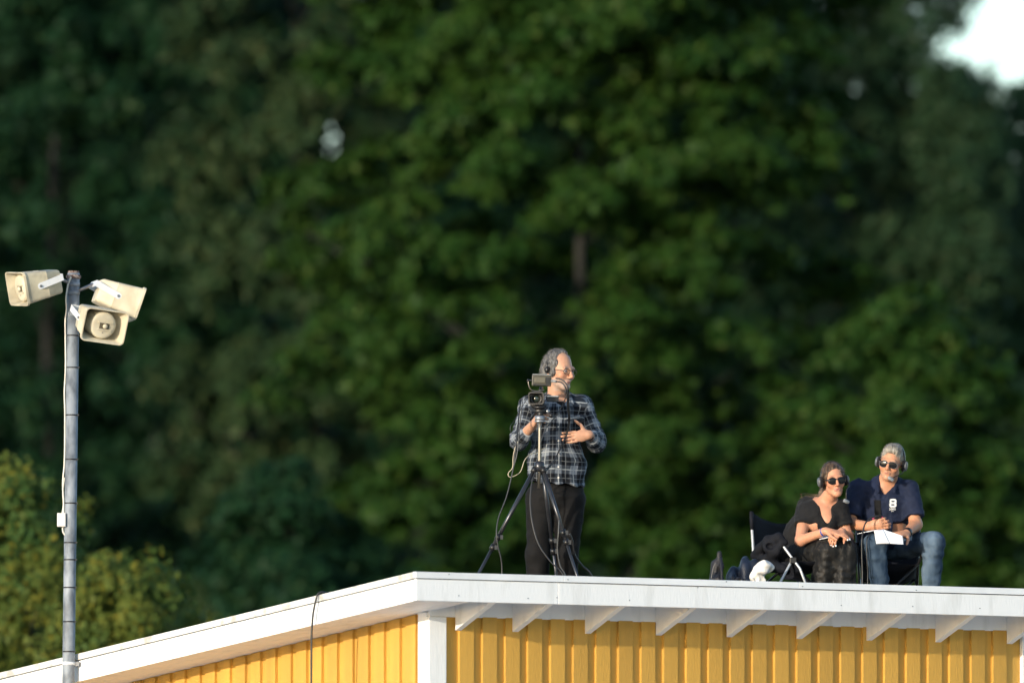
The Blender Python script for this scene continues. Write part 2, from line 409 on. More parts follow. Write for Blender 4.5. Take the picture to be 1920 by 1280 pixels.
# ------------------------------------------------------------------ horn loudspeakers
def rrect(w, h, r, y, n=5):
    out = []
    for cx, cz, a0 in ((w/2-r, h/2-r, 0), (-w/2+r, h/2-r, 90), (-w/2+r, -h/2+r, 180), (w/2-r, -h/2+r, 270)):
        for k in range(n):
            t = R(a0 + 90*k/(n-1)); out.append(np.array([cx + r*math.cos(t), y, cz + r*math.sin(t)]))
    return out
def rot3(yaw, pitch, roll):
    return np.array(Matrix.Rotation(yaw,3,'Z') @ Matrix.Rotation(roll,3,'Y') @ Matrix.Rotation(pitch,3,'X'))
def speaker(mouth_px, dY, yaw, down, roll, label, m, pole_py, side, bolt_in=.55):
    """horn speaker: mouth towards local -y; origin at the mouth centre"""
    c = at(mouth_px[0], mouth_px[1], PY + dY); Rm = rot3(R(yaw), R(down), R(roll))
    W, H, D = .305, .222, .285
    r_ = root('horn_loudspeaker', c, label, 'loudspeaker', 'horn loudspeakers on the pole')
    T = lambda P: [Rm @ np.asarray(p) for p in P]
    # outer shell folding over the lip to the inner throat
    prof = [(D, .175, .145, .02), (D-.012, .190, .158, .022), (D-.10, .222, .172, .022), (D-.105, .228, .178, .022), (D-.115, .226, .176, .022), (.016, .288, .207, .028), (.015, W, H, .03), (.0, W, H, .03),
            (.0, W-.014, H-.014, .027), (.010, W-.022, H-.022, .026), (.08, .245, .175, .03), (.17, .185, .15, .05)]
    mb = MB(); rings = [T(rrect(w, h, rr, y)) for y, w, h, rr in prof]
    mb.loft(rings, True); sh = mb.build('shell', m, r_, True)
    md = sh.modifiers.new('es', 'EDGE_SPLIT'); md.split_angle = R(35)
    # reflex bell inside the mouth
    ring = lambda rad, y, n=28: [Rm @ np.array([rad*math.cos(2*math.pi*k/n), y, rad*math.sin(2*math.pi*k/n)]) for k in range(n)]
    mb = MB(); mb.loft([ring(.094,.168), ring(.092,.12), ring(.090,.05), ring(.088,.034), ring(.081,.026), ring(.066,.023)], True)
    be = mb.build('bell', M['horn'], r_, True); md = be.modifiers.new('es', 'EDGE_SPLIT'); md.split_angle = R(50)
    mb = MB()
    for z, w in ((.022,.050), (-.026,.048)):
        mb.obox(Rm @ np.array([.006,.020,z]), w, .007, .0035, Rm)
    mb.build('bridge', M['horn'], be)
    mb = MB(); mb.obox(Rm @ np.array([.004,.0225,-.002]), .034, .001, .019, Rm); mb.build('throat_shade_panel', mat('painted_throat_shade', (.10,.085,.055), .8), be)  # flat panel on the bell, the throat's shade painted as dark colour
    mb = MB(); mb.loft([ring(.017,.0215,14), ring(.015,.010,14), ring(.006,.006,14)]); 
    V = [np.asarray(p) + Rm @ np.array([.008,0,-.002]) for p in mb.v]; MB().add(V, mb.f).build('phase_plug', M['horn'], be, True)
    MB().tube([Rm @ np.array([.0,.026,-.046]), Rm @ np.array([.0,.0205,-.046])], .004, 8).build('screw', M['steel'], be)
    # U bracket from both flanks to the pole
    pp = pole(pole_py) - c
    yb = D*bolt_in
    wl = (.288 + (.222-.288)*(yb-.016)/(D-.115-.016))/2
    br = MB(); ends = []
    for s in (-1, 1):
        bl = Rm @ np.array([s*(wl+.004), yb, .0]); bk = Rm @ np.array([s*(wl+.006), yb+.165, .030])
        ends.append(bk)
        d = bk - bl; L = np.linalg.norm(d); d /= L
        nrm = Rm @ np.array([s*1.0, 0, 0]); nrm -= d*(nrm @ d); nrm /= np.linalg.norm(nrm); wv = np.cross(d, nrm)
        n = 8; sec = [(-.021*math.sin(math.pi*k/n)-.0 , .021*math.cos(math.pi*k/n)) for k in range(n+1)]
        out = [bl + d*x + wv*y for x, y in sec] + [bk + wv*-.021, bk + wv*.021]
        br.loft([[p - nrm*.002 for p in out], [p + nrm*.002 for p in out]])
        bolt = MB().tube([bl - nrm*.004, bl + nrm*.006], .009, 10)
        bolt.tube([bl + nrm*.006, bl + nrm*.010], .006, 6)
        bolt.build('bolt', M['steel'], r_)
    mid = (ends[0]+ends[1])/2; d = ends[1]-ends[0]; L = np.linalg.norm(d); d = d/L
    up = Rm @ np.array([0,0,1.]); up -= d*(up@d); up /= np.linalg.norm(up); ff = np.cross(d, up)
    br.obox(mid, L/2, .002, .021, np.stack([d, ff, up], 1))
    br.build('bracket', M['bracket'], r_)
    # stub arm reaching the pole
    MB().tube([mid, pp], .011, 8).build('mounting_arm', M['steel'], r_, True)
    MB().tube([pp - dirp*.012, pp + dirp*.012], PR*1.06, 18).build('pole_clamp', M['galv'], r_, True)
    return r_, Rm, c
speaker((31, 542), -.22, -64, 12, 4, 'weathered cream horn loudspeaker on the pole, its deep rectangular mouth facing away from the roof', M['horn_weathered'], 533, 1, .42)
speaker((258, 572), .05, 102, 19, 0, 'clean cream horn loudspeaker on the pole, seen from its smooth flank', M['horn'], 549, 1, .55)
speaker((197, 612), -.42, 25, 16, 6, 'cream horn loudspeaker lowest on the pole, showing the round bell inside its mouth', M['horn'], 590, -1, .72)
# ------------------------------------------------------------------ trees
rng = np.random.default_rng(11)
def foliage(cl_c, cl_r, cl_ax, per, leaf, droop, hang=0.0, upw=.7):
    """leaf faces for clumps: centres (n,3), radii (n,3), outward axis (n,3)"""
    n = len(cl_c); per = np.maximum(8, (per*rng.uniform(.7, 1.3, n)).astype(int)); idx = np.repeat(np.arange(n), per); m = len(idx)
    d = rng.normal(size=(m,3)); d /= np.linalg.norm(d, axis=1)[:,None]
    rad = rng.uniform(.25, 1, m)**.5 * rng.uniform(.8, 1.15, m)
    d[:,2] = np.where(rng.random(m) < .6, np.abs(d[:,2]), d[:,2])
    p = d*rad[:,None]*cl_r[idx]
    h = np.linalg.norm(p[:,:2], axis=1)
    p[:,2] -= droop*h*h/(cl_r[idx,0]+1e-6)
    p[:,2] -= hang*rng.random(m)**2
    pos = cl_c[idx] + p + cl_ax[idx]*(0.0)
    nrm = d*.8 + cl_ax[idx]*(1.2-upw) + np.array([0,0,upw]) + rng.normal(scale=.45, size=(m,3))
    nrm /= np.linalg.norm(nrm, axis=1)[:,None]
    t = rng.normal(size=(m,3)) + d*.6 - np.array([0,0,.5]); t -= nrm*(t*nrm).sum(1)[:,None]; t /= np.linalg.norm(t, axis=1)[:,None]+1e-9
    s = np.cross(nrm, t)
    L = leaf*rng.uniform(.65, 1.35, m)[:,None]; W = L*rng.uniform(.5, .7, m)[:,None]
    V = np.empty((m,4,3))
    V[:,0] = pos - t*L*.5; V[:,1] = pos + s*W*.5 + nrm*L*.10; V[:,2] = pos + t*L*.5 - nrm*L*.08; V[:,3] = pos - s*W*.5 + nrm*L*.10
    return V

def make_tree(name, label, base, H, z0, rx, m, nclump, per, leaf, csize=(.42,.22), group=None, prof=None, front=.72, shell=.5, droop=.35, hang=0.0, cat='tree', trunk_r=.09, zmin=None, gaps=(), lean=(0,0), nlimb=26, bough=(.75,.36), per_bough=26, space=1.0, upw=.7):
    """crown from height z0 to H with radius rx; clumps lie on drooping boughs"""
    global rng
    rng = np.random.default_rng(int(abs(base[0])*1000) + int(base[1]*7) + 5)          # every tree keeps its own shape
    t = root(name, (base[0], base[1], 0), label, cat, group)
    if prof is None: prof = lambda u: math.sin(math.pi*min(1, .12+.88*u)**.85)**.6
    C, A = [], []
    lobes = [(rng.uniform(0, 2*math.pi), rng.uniform(.1, 1), rng.uniform(.75, 1.18)) for _ in range(16)]
    nb = max(8, nclump//per_bough); B = []; BP = np.zeros((nb+1,3)); BS = np.zeros(nb+1); nB = 0
    tries = 0
    while len(B) < nb and tries < nb*40:
        tries += 1
        u = rng.random()**.9; z = z0 + (H-z0)*u
        az = -math.pi/2 + rng.normal()*.8 if rng.random() < front else rng.uniform(0, 2*math.pi)
        k = 1.0
        for la, lu, lk in lobes:
            dd = ((az-la+math.pi) % (2*math.pi) - math.pi)/.55
            k += (lk-1)*math.exp(-dd*dd - ((u-lu)/.16)**2)
        rr = rx*prof(u)*k*(shell + (1-shell)*rng.random()**.6)
        p = np.array([rr*math.cos(az) + lean[0]*u, rr*math.sin(az) + lean[1]*u, z])
        if zmin is not None and z < zmin: continue
        s_ = rng.uniform(.7, 1.35)
        # boughs keep clear of each other so that shade gaps open between them
        if nB and rng.random() < .97:
            d_ = (BP[:nB]-p)/np.array([bough[0], bough[0], bough[1]*1.25])
            if ((d_*d_).sum(1) < (space*.5*(s_+BS[:nB]))**2).any(): continue
        BP[nB] = p; BS[nB] = s_; nB += 1; B.append((p, s_))
    for p, s_ in B:
        az = math.atan2(p[1], p[0]); out = np.array([math.cos(az), math.sin(az), 0]); sd = np.array([-out[1], out[0], 0])
        nk = max(4, int(per_bough*s_*s_*rng.uniform(.8, 1.2)))
        for _ in range(nk):
            d = rng.normal(size=3); d /= np.linalg.norm(d)
            if rng.random() < .75: d[2] = abs(d[2])
            rr = rng.uniform(.35, 1)**.5
            o_, w_, h_ = d[0]*rr*bough[0]*1.15*s_, d[1]*rr*bough[0]*.9*s_, d[2]*rr*bough[1]*s_
            q = p + out*o_ + sd*w_ + np.array([0,0,h_ - .28*o_ - .25*w_*w_/(bough[0]*s_)])
            pw = q + np.array([base[0], base[1], 0]); qq = proj(pw)
            if any(math.hypot(qq[0]-gx, qq[1]-gy) < gr+8 for gx, gy, gr in gaps): continue
            C.append(q); A.append(out + np.array([0,0,.1]))
    C = np.array(C); A = np.array(A)
    sz = rng.uniform(.65, 1.35, len(C))[:,None]
    RR = np.array([[csize[0], csize[0], csize[1]]])*sz
    V = foliage(C, RR, A, per, leaf, droop, hang, upw)
    n = len(V)
    for gx, gy, gr in gaps:
        w = V[:,0] + np.array([base[0], base[1], 0]); dep = w[:,1]*math.cos(PITCH) + (w[:,2]-CAMH)*math.sin(PITCH)
        qx = 960 + FPX*w[:,0]/dep; qy = 640 - FPX*((w[:,2]-CAMH)*math.cos(PITCH) - w[:,1]*math.sin(PITCH))/dep
        V = V[np.hypot(qx-gx, qy-gy) > gr]; n = len(V)
    me = mesh_np('crown', V.reshape(-1,3), np.arange(n*4).reshape(n,4))
    put('crown', me, m, t, 'stuff')
    # trunk and limbs
    mb = MB(); top = np.array([lean[0], lean[1], H*.93])
    mb.tube([(0,0,0),(rng.normal()*.05,rng.normal()*.05,z0*.6),top*.55+np.array([rng.normal()*.2,0,0]),top], [trunk_r*1.35, trunk_r, trunk_r*.6, .03], 9)
    for q in rng.choice(len(C), min(nlimb, len(C)), replace=False):
        e = C[q]; f = max(.12, min(.92, (e[2]-.6*np.hypot(e[0], e[1]))/H)); s0 = top*f
        mid = s0*.5 + e*.5 + np.array([0,0,.25])
        mb.tube([s0, mid, e], [trunk_r*.32, trunk_r*.18, .012], 6)
    mb.build('trunk', M['bark'], t, True)
    return t

L_mid = leaf_mat('green_leaves', (.016,.050,.008), (.026,.064,.010), (.042,.072,.012))
L_dark = leaf_mat('deep_green_leaves', (.007,.030,.013), (.011,.040,.015), (.020,.046,.014))
L_gray = leaf_mat('grey_green_leaves', (.018,.044,.018), (.032,.060,.022), (.060,.072,.028))
L_olive = leaf_mat('olive_leaves', (.019,.050,.022), (.029,.062,.026), (.044,.062,.026))
L_bush = leaf_mat('yellowing_leaves', (.045,.100,.026), (.105,.132,.024), (.18,.165,.022), trans=.35, nscale=1.3)
L_back = leaf_mat('shade_tinted_leaves', (.005,.023,.010), (.008,.029,.011), (.011,.029,.011))  # shade deep in the wood put into a darker, teal leaf colour

def tx(px, Y): return (px-960)/FPX*Y
SKYGAP = [(628,262,17),(1552,372,15),(1655,385,10)]
# main row
make_tree('broad_green_tree', 'large bright green broadleaf tree behind the cameraman with layered drooping boughs', (tx(1085,131),131), 18, 2.5, 3.7, L_mid, 6000, 38, .122, csize=(.19,.11), gaps=SKYGAP, shell=.40, front=.84, bough=(.45,.21), space=.86, per_bough=13)
make_tree('dark_green_tree', 'tall dark green tree rising behind the loudspeaker pole', (tx(130,146),146), 20, 3, 3.9, L_dark, 3600, 36, .13, csize=(.20,.15), gaps=SKYGAP, droop=.5, hang=.2, front=.84, bough=(.46,.30), space=.85, shell=.4, per_bough=14, nlimb=10)
make_tree('grey_green_tree', 'narrow grey-green tree between the dark tree and the broad green tree', (tx(555,141),141), 19, 3, 1.9, L_gray, 1900, 42, .105, csize=(.18,.16), gaps=SKYGAP, droop=.6, hang=.2, front=.84, bough=(.38,.28), per_bough=13, space=.85)
make_tree('olive_tree_by_sky', 'thin olive-grey tree with open top against the pale sky', (tx(1790,150),150), 16.3, 3, 3.3, L_olive, 2700, 36, .11, csize=(.22,.2), gaps=SKYGAP, droop=.5, hang=.4, front=.75, prof=lambda u: (1-u**2.2)**.7, lean=(-.9,0), bough=(.55,.4), space=.7, shell=.35)
make_tree('low_green_tree', 'lower mid-green tree behind the seated pair', (tx(1700,126),126), 9.6, 1.5, 2.6, L_mid, 1900, 42, .11, csize=(.19,.11), gaps=SKYGAP, front=.84, bough=(.42,.2), per_bough=13, space=.86, shell=.4, prof=lambda u: (1-u**2.6)**.6)
make_tree('low_dark_tree', 'low dark tree beneath the grey-green tree', (tx(540,125),125), 7.6, 1.5, 1.9, L_dark, 900, 46, .11, csize=(.22,.16), front=.8, bough=(.5,.35), prof=lambda u: (1-u**2.6)**.6)
# second row closing the wood
labs = ['dark tree of the second row, behind the tall tree at the pole', 'dark tree of the second row, seen between the dark and grey-green trees', 'dark tree of the second row, directly behind the broad green tree', 'dark tree of the second row, filling the far flank of the broad green tree', 'shorter dark tree of the second row, below the open sky', 'dark tree of the second row at the edge of the wood, beyond the olive-grey tree']
for i, (px, Y, H, rx_, nc) in enumerate(((-150,168,22,4.4,1000),(330,166,22,4.2,1100),(800,165,22,4.2,1100),(1190,168,21,3.7,1100),(1640,172,15.9,3.0,1000),(1955,160,14.6,2.7,1000))):
    make_tree('back_row_tree', labs[i], (tx(px,Y),Y), H, 3, rx_, L_back, nc, 36, .19, csize=(.36,.26), group='trees of the second row', gaps=SKYGAP, front=.8, shell=.35, nlimb=16, bough=(.8,.6), space=.75, per_bough=14)
# far edge of the wood, a closed mass of leaves
def wood_top(x):
    px = 960 + x/186*FPX
    return 20.0 - max(0, (px-1400)/110)*1.15 + max(0, (px-1640)/110)*.35 + .5*math.sin(x*.9)
nW = 11500; cw = []; rng = np.random.default_rng(77)
while len(cw) < nW:
    x = rng.uniform(-15, 14); z = rng.uniform(1, 21)
    if z > wood_top(x) - rng.random()*1.5: continue
    y = rng.uniform(0, 10)
    if any(math.hypot(q_[0]-gx, q_[1]-gy) < gr+34 for q_ in [proj((x, 183+y, z))] for gx, gy, gr in SKYGAP): continue
    cw.append((x, y, z))
cw = np.array(cw); aw = np.tile(np.array([[0,-1,.2]]), (nW,1)); rw = np.tile(np.array([[.6,.6,.5]]), (nW,1))*rng.uniform(.6,1.3,(nW,1))
V = foliage(cw, rw, aw, 15, .48, .2)
wd = put('far_wood', mesh_np('far_wood', V.reshape(-1,3), np.arange(len(V)*4).reshape(-1,4)), L_back, None, 'stuff'); wd.location = (0, 183, 0)
tag(wd, 'dark closed mass of foliage filling the gaps behind the trees', 'woodland')
# yellowing shrubs beside the pole
def shrub(name, label, px, Y, H, rx_, nc, m=L_bush):
    return make_tree(name, label, (tx(px,Y),Y), H, 1.0, rx_, m, nc, 34, .068, csize=(.14,.17), group='shrubs behind the pole', droop=.1, upw=.2, prof=lambda u: (1-u**2.6)**.5, cat='shrub', trunk_r=.06, front=.8, shell=.5, nlimb=40, bough=(.30,.34), per_bough=16, space=.75)
shrub('tall_shrub', 'tall yellow-flecked shrub standing right behind the steel pole', 40, 96, 6.05, 1.2, 1300)
shrub('broad_shrub', 'broad yellow-green shrub with upright shoots above the sloping roof edge', 250, 94, 5.25, 1.2, 1300)
shrub('small_shrub', 'small shrub tapering off above the sloping roof edge, next to the broad shrub', 385, 97, 4.95, .8, 560)
# ------------------------------------------------------------------ implicit-surface modelling for people, bags and cloth
A3 = lambda *p: np.array(p, np.float64)
def vnoise(P, scale, seed=0):
    """smooth value noise in -1..1"""
    Q = P/scale + seed*17.31
    I = np.floor(Q).astype(np.int64); f = (Q - I); f = f*f*(3-2*f)
    def hsh(i, j, k):
        h = (i*73856093) ^ (j*19349663) ^ (k*83492791) ^ (seed*2654435)
        h = (h ^ (h >> 13))*1274126177; h = h ^ (h >> 16)
        return (h & 0xFFFF)/32767.5 - 1
    out = 0
    for a in (0,1):
        wx = f[...,0] if a else 1-f[...,0]
        for b in (0,1):
            wy = f[...,1] if b else 1-f[...,1]
            for c in (0,1):
                wz = f[...,2] if c else 1-f[...,2]
                out = out + hsh(I[...,0]+a, I[...,1]+b, I[...,2]+c)*wx*wy*wz
    return out

class Vol:
    def __init__(s, lo, hi, h):
        s.lo = np.asarray(lo, float); s.h = h
        s.n = np.ceil((np.asarray(hi)-s.lo)/h).astype(int)+1
        s.d = np.full(s.n, .2, np.float32)
    def reg(s, lo, hi):
        i0 = np.clip(np.floor((lo-s.lo)/s.h).astype(int), 0, s.n-1); i1 = np.clip(np.ceil((hi-s.lo)/s.h).astype(int)+1, 1, s.n)
        sl = tuple(slice(a, max(a+1, b)) for a, b in zip(i0, i1))
        ax = [s.lo[k] + s.h*np.arange(sl[k].start, sl[k].stop) for k in range(3)]
        G = np.stack(np.meshgrid(*ax, indexing='ij'), -1)
        return sl, G
    def op(s, sl, e, k, mode):
        d = s.d[sl]
        if mode == 'sub':
            e = -e
            if k > 0: t = np.clip(.5 + .5*(e-d)/k, 0, 1); d = d*(1-t) + e*t + k*t*(1-t)
            else: d = np.maximum(d, e)
        else:
            if k > 0: t = np.clip(.5 + .5*(d-e)/k, 0, 1); d = d*(1-t) + e*t - k*t*(1-t)
            else: d = np.minimum(d, e)
        s.d[sl] = d
    def cap(s, a, b, ra, rb=None, k=.02, mode='add', flat=None):
        """tapered capsule; flat=(axis, factor) squashes across an axis"""
        rb = ra if rb is None else rb; a = np.asarray(a, float); b = np.asarray(b, float)
        m = max(ra, rb) + k + 4*s.h
        sl, G = s.reg(np.minimum(a,b)-m, np.maximum(a,b)+m)
        ba = b-a; t = np.clip(((G-a)@ba)/(ba@ba+1e-12), 0, 1)
        q = G - a - t[...,None]*ba
        if flat is not None:
            ax = np.asarray(flat[0], float); ax = ax/np.linalg.norm(ax); c = q@ax
            q = q + (c*(flat[1]-1))[...,None]*ax
        e = np.linalg.norm(q, axis=-1) - (ra + (rb-ra)*t)
        s.op(sl, e, k, mode); return s
    def chain(s, pts, rs, k=.02, mode='add'):
        for i in range(len(pts)-1): s.cap(pts[i], pts[i+1], rs[i], rs[i+1], k, mode)
        return s
    def ell(s, c, r, Rm=None, k=.02, mode='add'):
        c = np.asarray(c, float); r = np.asarray(r, float); m = r.max() + k + 4*s.h
        sl, G = s.reg(c-m, c+m); q = G-c
        if Rm is not None: q = q @ np.asarray(Rm)
        k0 = np.linalg.norm(q/r, axis=-1); k1 = np.linalg.norm(q/(r*r), axis=-1)+1e-9
        e = k0*(k0-1)/k1
        s.op(sl, np.clip(e, -.2, .2), k, mode); return s
    def box(s, c, hb, Rm=None, rd=.01, k=.01, mode='add'):
        c = np.asarray(c, float); hb = np.asarray(hb, float); m = np.linalg.norm(hb) + k + 4*s.h
        sl, G = s.reg(c-m, c+m); q = G-c
        if Rm is not None: q = q @ np.asarray(Rm)
        q = np.abs(q) - (hb-rd)
        e = np.linalg.norm(np.maximum(q,0), axis=-1) + np.minimum(q.max(-1), 0) - rd
        s.op(sl, e, k, mode); return s
    def half(s, p, n, k=0.0):
        """cut away the side the normal points to"""
        n = np.asarray(n, float); n /= np.linalg.norm(n)
        sl, G = s.reg(s.lo, s.lo + s.h*s.n); e = ((G-np.asarray(p))@n).astype(np.float32)
        if k > 0: t = np.clip(.5 + .5*(e-s.d)/k, 0, 1); s.d = s.d*(1-t) + e*t + k*t*(1-t)
        else: s.d = np.maximum(s.d, e)
        return s
    def disp(s, fn, band=.03):
        idx = np.nonzero(np.abs(s.d) < band)
        P = s.lo + s.h*np.stack(idx, -1)
        s.d[idx] += fn(P).astype(np.float32); return s
    def mesh(s, smooth_it=1):
        d = s.d; ins = d < 0
        c = np.zeros(tuple(s.n-1), np.int8)
        for a in (0,1):
            for b in (0,1):
                for e in (0,1):
                    c += ins[a:s.n[0]-1+a, b:s.n[1]-1+b, e:s.n[2]-1+e]
        I = np.stack(np.nonzero((c > 0) & (c < 8)), -1)
        cor = [(a,b,e) for a in (0,1) for b in (0,1) for e in (0,1)]
        val = {q: d[I[:,0]+q[0], I[:,1]+q[1], I[:,2]+q[2]].astype(np.float64) for q in cor}
        acc = np.zeros((len(I),3)); cnt = np.zeros(len(I))
        for q in cor:
            for ax in range(3):
                if q[ax] == 1: continue
                q2 = list(q); q2[ax] = 1; q2 = tuple(q2)
                v0, v1 = val[q], val[q2]; m = (v0 < 0) != (v1 < 0)
                t = np.where(m, v0/np.where(m, v0-v1, 1), 0)
                P = np.array(q, float)[None].repeat(len(I), 0); P[:,ax] += t
                acc[m] += P[m]; cnt[m] += 1
        V = s.lo + s.h*(I + acc/cnt[:,None])
        ids = np.full(tuple(s.n-1), -1, np.int32); ids[tuple(I.T)] = np.arange(len(I))
        Fs = []
        for ax in range(3):
            sa = [slice(None)]*3; sb = [slice(None)]*3; sa[ax] = slice(0,-1); sb[ax] = slice(1,None)
            x = ins[tuple(sa)]; y = ins[tuple(sb)]; E = np.stack(np.nonzero(x != y), -1)
            o1, o2 = (ax+1) % 3, (ax+2) % 3
            ok = (E[:,o1] > 0) & (E[:,o2] > 0) & (E[:,o1] < s.n[o1]-1) & (E[:,o2] < s.n[o2]-1); E = E[ok]
            def cell(d1, d2):
                Q = E.copy(); Q[:,o1] -= d1; Q[:,o2] -= d2; return ids[tuple(Q.T)]
            q = np.stack([cell(1,1), cell(0,1), cell(0,0), cell(1,0)], -1)
            fl = ~x[tuple(E.T)]
            q[fl] = q[fl][:, ::-1]; Fs.append(q)
        F = np.concatenate(Fs); F = F[(F >= 0).all(1)]
        for _ in range(smooth_it):
            S = np.zeros_like(V); n = np.zeros(len(V))
            for i in range(4):
                a, b = F[:,i], F[:,(i+1) % 4]
                np.add.at(S, a, V[b]); np.add.at(n, a, 1); np.add.at(S, b, V[a]); np.add.at(n, b, 1)
            V = V*.5 + .5*S/np.maximum(n,1)[:,None]
        return V, F

def vol_obj(name, vol, m, parent, base, smooth_it=1, color=None, attr=None, kind=None):
    V, F = vol.mesh(smooth_it)
    me = mesh_np(name, V - base, F, True)
    if color is not None:
        C = color(V); at_ = me.attributes.new('Col', 'FLOAT_COLOR', 'POINT')
        at_.data.foreach_set('color', np.concatenate([C, np.ones((len(C),1))], 1).astype(np.float32).ravel())
    if attr is not None:
        U = attr(V); at_ = me.attributes.new('weave', 'FLOAT_VECTOR', 'POINT')
        at_.data.foreach_set('vector', U.astype(np.float32).ravel())
    o = put(name, me, m, parent, kind)
    return o, V, F

def patch(c, sag=(0,0,0), n=10, th=.006, wr=0.0, seed=1, edge=0.0):
    """cloth between four corners (p00, p10, p11, p01), sagging in the middle, with thickness"""
    c = [np.asarray(p, float) for p in c]; sag = np.asarray(sag, float); top = []
    for i in range(n+1):
        for j in range(n+1):
            u, v = i/n, j/n
            p = c[0]*(1-u)*(1-v) + c[1]*u*(1-v) + c[2]*u*v + c[3]*(1-u)*v + sag*(4*u*(1-u))*(edge + (1-edge)*(4*v*(1-v))**.5)
            top.append(p)
    T = np.array(top).reshape(n+1, n+1, 3)
    if wr:
        T = T + (vnoise(T.reshape(-1,3), .06, seed)*wr).reshape(n+1, n+1, 1)*np.array([.4,.6,.7])
    du = np.gradient(T, axis=0); dv = np.gradient(T, axis=1); nr = np.cross(du, dv); nr /= np.linalg.norm(nr, axis=-1)[...,None]+1e-9
    V = np.concatenate([(T + nr*th/2).reshape(-1,3), (T - nr*th/2).reshape(-1,3)]); N = (n+1)**2; F = []
    ix = lambda i, j: i*(n+1)+j
    for i in range(n):
        for j in range(n):
            F.append((ix(i,j), ix(i+1,j), ix(i+1,j+1), ix(i,j+1))); F.append((N+ix(i,j+1), N+ix(i+1,j+1), N+ix(i+1,j), N+ix(i,j)))
    for i in range(n):
        F.append((ix(i+1,0), ix(i,0), N+ix(i,0), N+ix(i+1,0))); F.append((ix(i,n), ix(i+1,n), N+ix(i+1,n), N+ix(i,n)))
        F.append((ix(0,i), ix(0,i+1), N+ix(0,i+1), N+ix(0,i))); F.append((ix(n,i+1), ix(n,i), N+ix(n,i), N+ix(n,i+1)))
    return V, F

# ------------------------------------------------------------------ people
M['skin'] = mat('skin', (1,1,1), .5, .08, 40, .08, 250, attr='Col', spec=.35, sss=.12)
M['black_cotton'] = mat('black_cotton', (.010,.010,.011), .85, .15, 30, .2, 400, spec=.2, sheen=.05)
M['black_trousers'] = mat('black_trousers', (.006,.0058,.0062), .8, .2, 12, .3, 250, spec=.2)
M['velvet'] = mat('patterned_black_velvet', (.004,.004,.004), .55, .1, 30, .4, 60, col2=(.020,.017,.014), thresh=(.5,.75), sheen=.08, spec=.3)
M['navy'] = mat('navy_polo', (.010,.016,.040), .8, .15, 20, .25, 300, spec=.25)
M['hair_grey'] = mat('grey_hair', (.06,.056,.053), .55, .3, 120, .5, 260, col2=(.21,.205,.20), thresh=(.35,.75), stretch=(1,1,.25))
M['hair_silver'] = mat('silver_hair', (.16,.145,.12), .5, .2, 140, .5, 260, col2=(.36,.33,.28), stretch=(1,.25,.2))
M['hair_brown'] = mat('brown_hair', (.028,.017,.010), .45, .3, 110, .6, 200, col2=(.17,.105,.06), thresh=(.4,.7), stretch=(1,.2,.2))
M['black_plastic'] = mat('black_plastic', (.012,.012,.013), .4, .2, 40, spec=.45)
M['dark_lens'] = mat('dark_lens', (.008,.008,.009), .22, .05, 10, spec=.3)
M['clear_lens'] = mat('spectacle_lens', (.20,.16,.14), .1, .05, 10, spec=.6)
M['grey_metal'] = mat('grey_metal', (.32,.33,.35), .35, .1, 30, metal=.7)
M['cup_grey'] = mat('dark_grey_plastic', (.09,.095,.105), .4, .2, 40)
M['silver_plastic'] = mat('silver_plastic', (.20,.215,.23), .35, .1, 60)
M['blue_band'] = mat('blue_band', (.02,.07,.35), .5)
M['paper'] = mat('paper', (.80,.80,.82), .7, .02, 8)
M['shoe'] = mat('black_shoe', (.015,.014,.013), .5)
M['print'] = mat('white_print', (.78,.78,.78), .7, .02)
M['pink'] = mat('pink_print', (.32,.03,.10), .7, .02)

def denim():
    m = mat('faded_denim', (.030,.055,.095), .85, .2, 6, .35, 500, col2=(.135,.195,.265), thresh=(.42,.75), spec=.15, stretch=(1,1,.45))
    return m
M['denim'] = denim()

def plaid():
    m = bpy.data.materials.new('plaid_flannel'); m.use_nodes = True
    t = m.node_tree; p = t.nodes['Principled BSDF']; p.inputs['Roughness'].default_value = .85; p.inputs['Specular IOR Level'].default_value = .15
    an = t.nodes.new('ShaderNodeAttribute'); an.attribute_name = 'weave'
    sp = t.nodes.new('ShaderNodeSeparateXYZ'); t.links.new(an.outputs['Vector'], sp.inputs[0])
    def mth(op, a, b=None, c=None):
        n = t.nodes.new('ShaderNodeMath'); n.operation = op
        for i, v in enumerate((a, b, c)):
            if v is None: continue
            if isinstance(v, (int, float)): n.inputs[i].default_value = v
            else: t.links.new(v, n.inputs[i])
        return n.outputs[0]
    def stripes(s, per):
        f = mth('FRACT', mth('DIVIDE', s, per))
        band = mth('MULTIPLY', mth('GREATER_THAN', f, .46), mth('LESS_THAN', f, .97))
        l1 = mth('LESS_THAN', mth('ABSOLUTE', mth('SUBTRACT', f, .715)), .030)
        l2 = mth('LESS_THAN', mth('ABSOLUTE', mth('SUBTRACT', f, .20)), .022)
        return band, mth('MAXIMUM', l1, mth('MULTIPLY', l2, .4))
    bu, lu = stripes(sp.outputs[0], .100); bv, lv = stripes(sp.outputs[1], .112)
    both = mth('MULTIPLY', mth('ADD', bu, bv), .5)
    rp = t.nodes.new('ShaderNodeValToRGB'); rp.color_ramp.interpolation = 'CONSTANT'
    e = rp.color_ramp.elements; e[0].position = 0; e[0].color = (.006,.007,.010,1); e[1].position = .3; e[1].color = (.037,.045,.058,1)
    x = e.new(.8); x.color = (.155,.175,.205,1)
    t.links.new(both, rp.inputs['Fac'])
    mx = t.nodes.new('ShaderNodeMix'); mx.data_type = 'RGBA'
    t.links.new(mth('MULTIPLY', mth('MAXIMUM', lu, lv), .85), mx.inputs['Factor']); t.links.new(rp.outputs['Color'], mx.inputs['A']); mx.inputs['B'].default_value = (.28,.30,.315,1)
    t.links.new(mx.outputs['Result'], p.inputs['Base Color'])
    return m
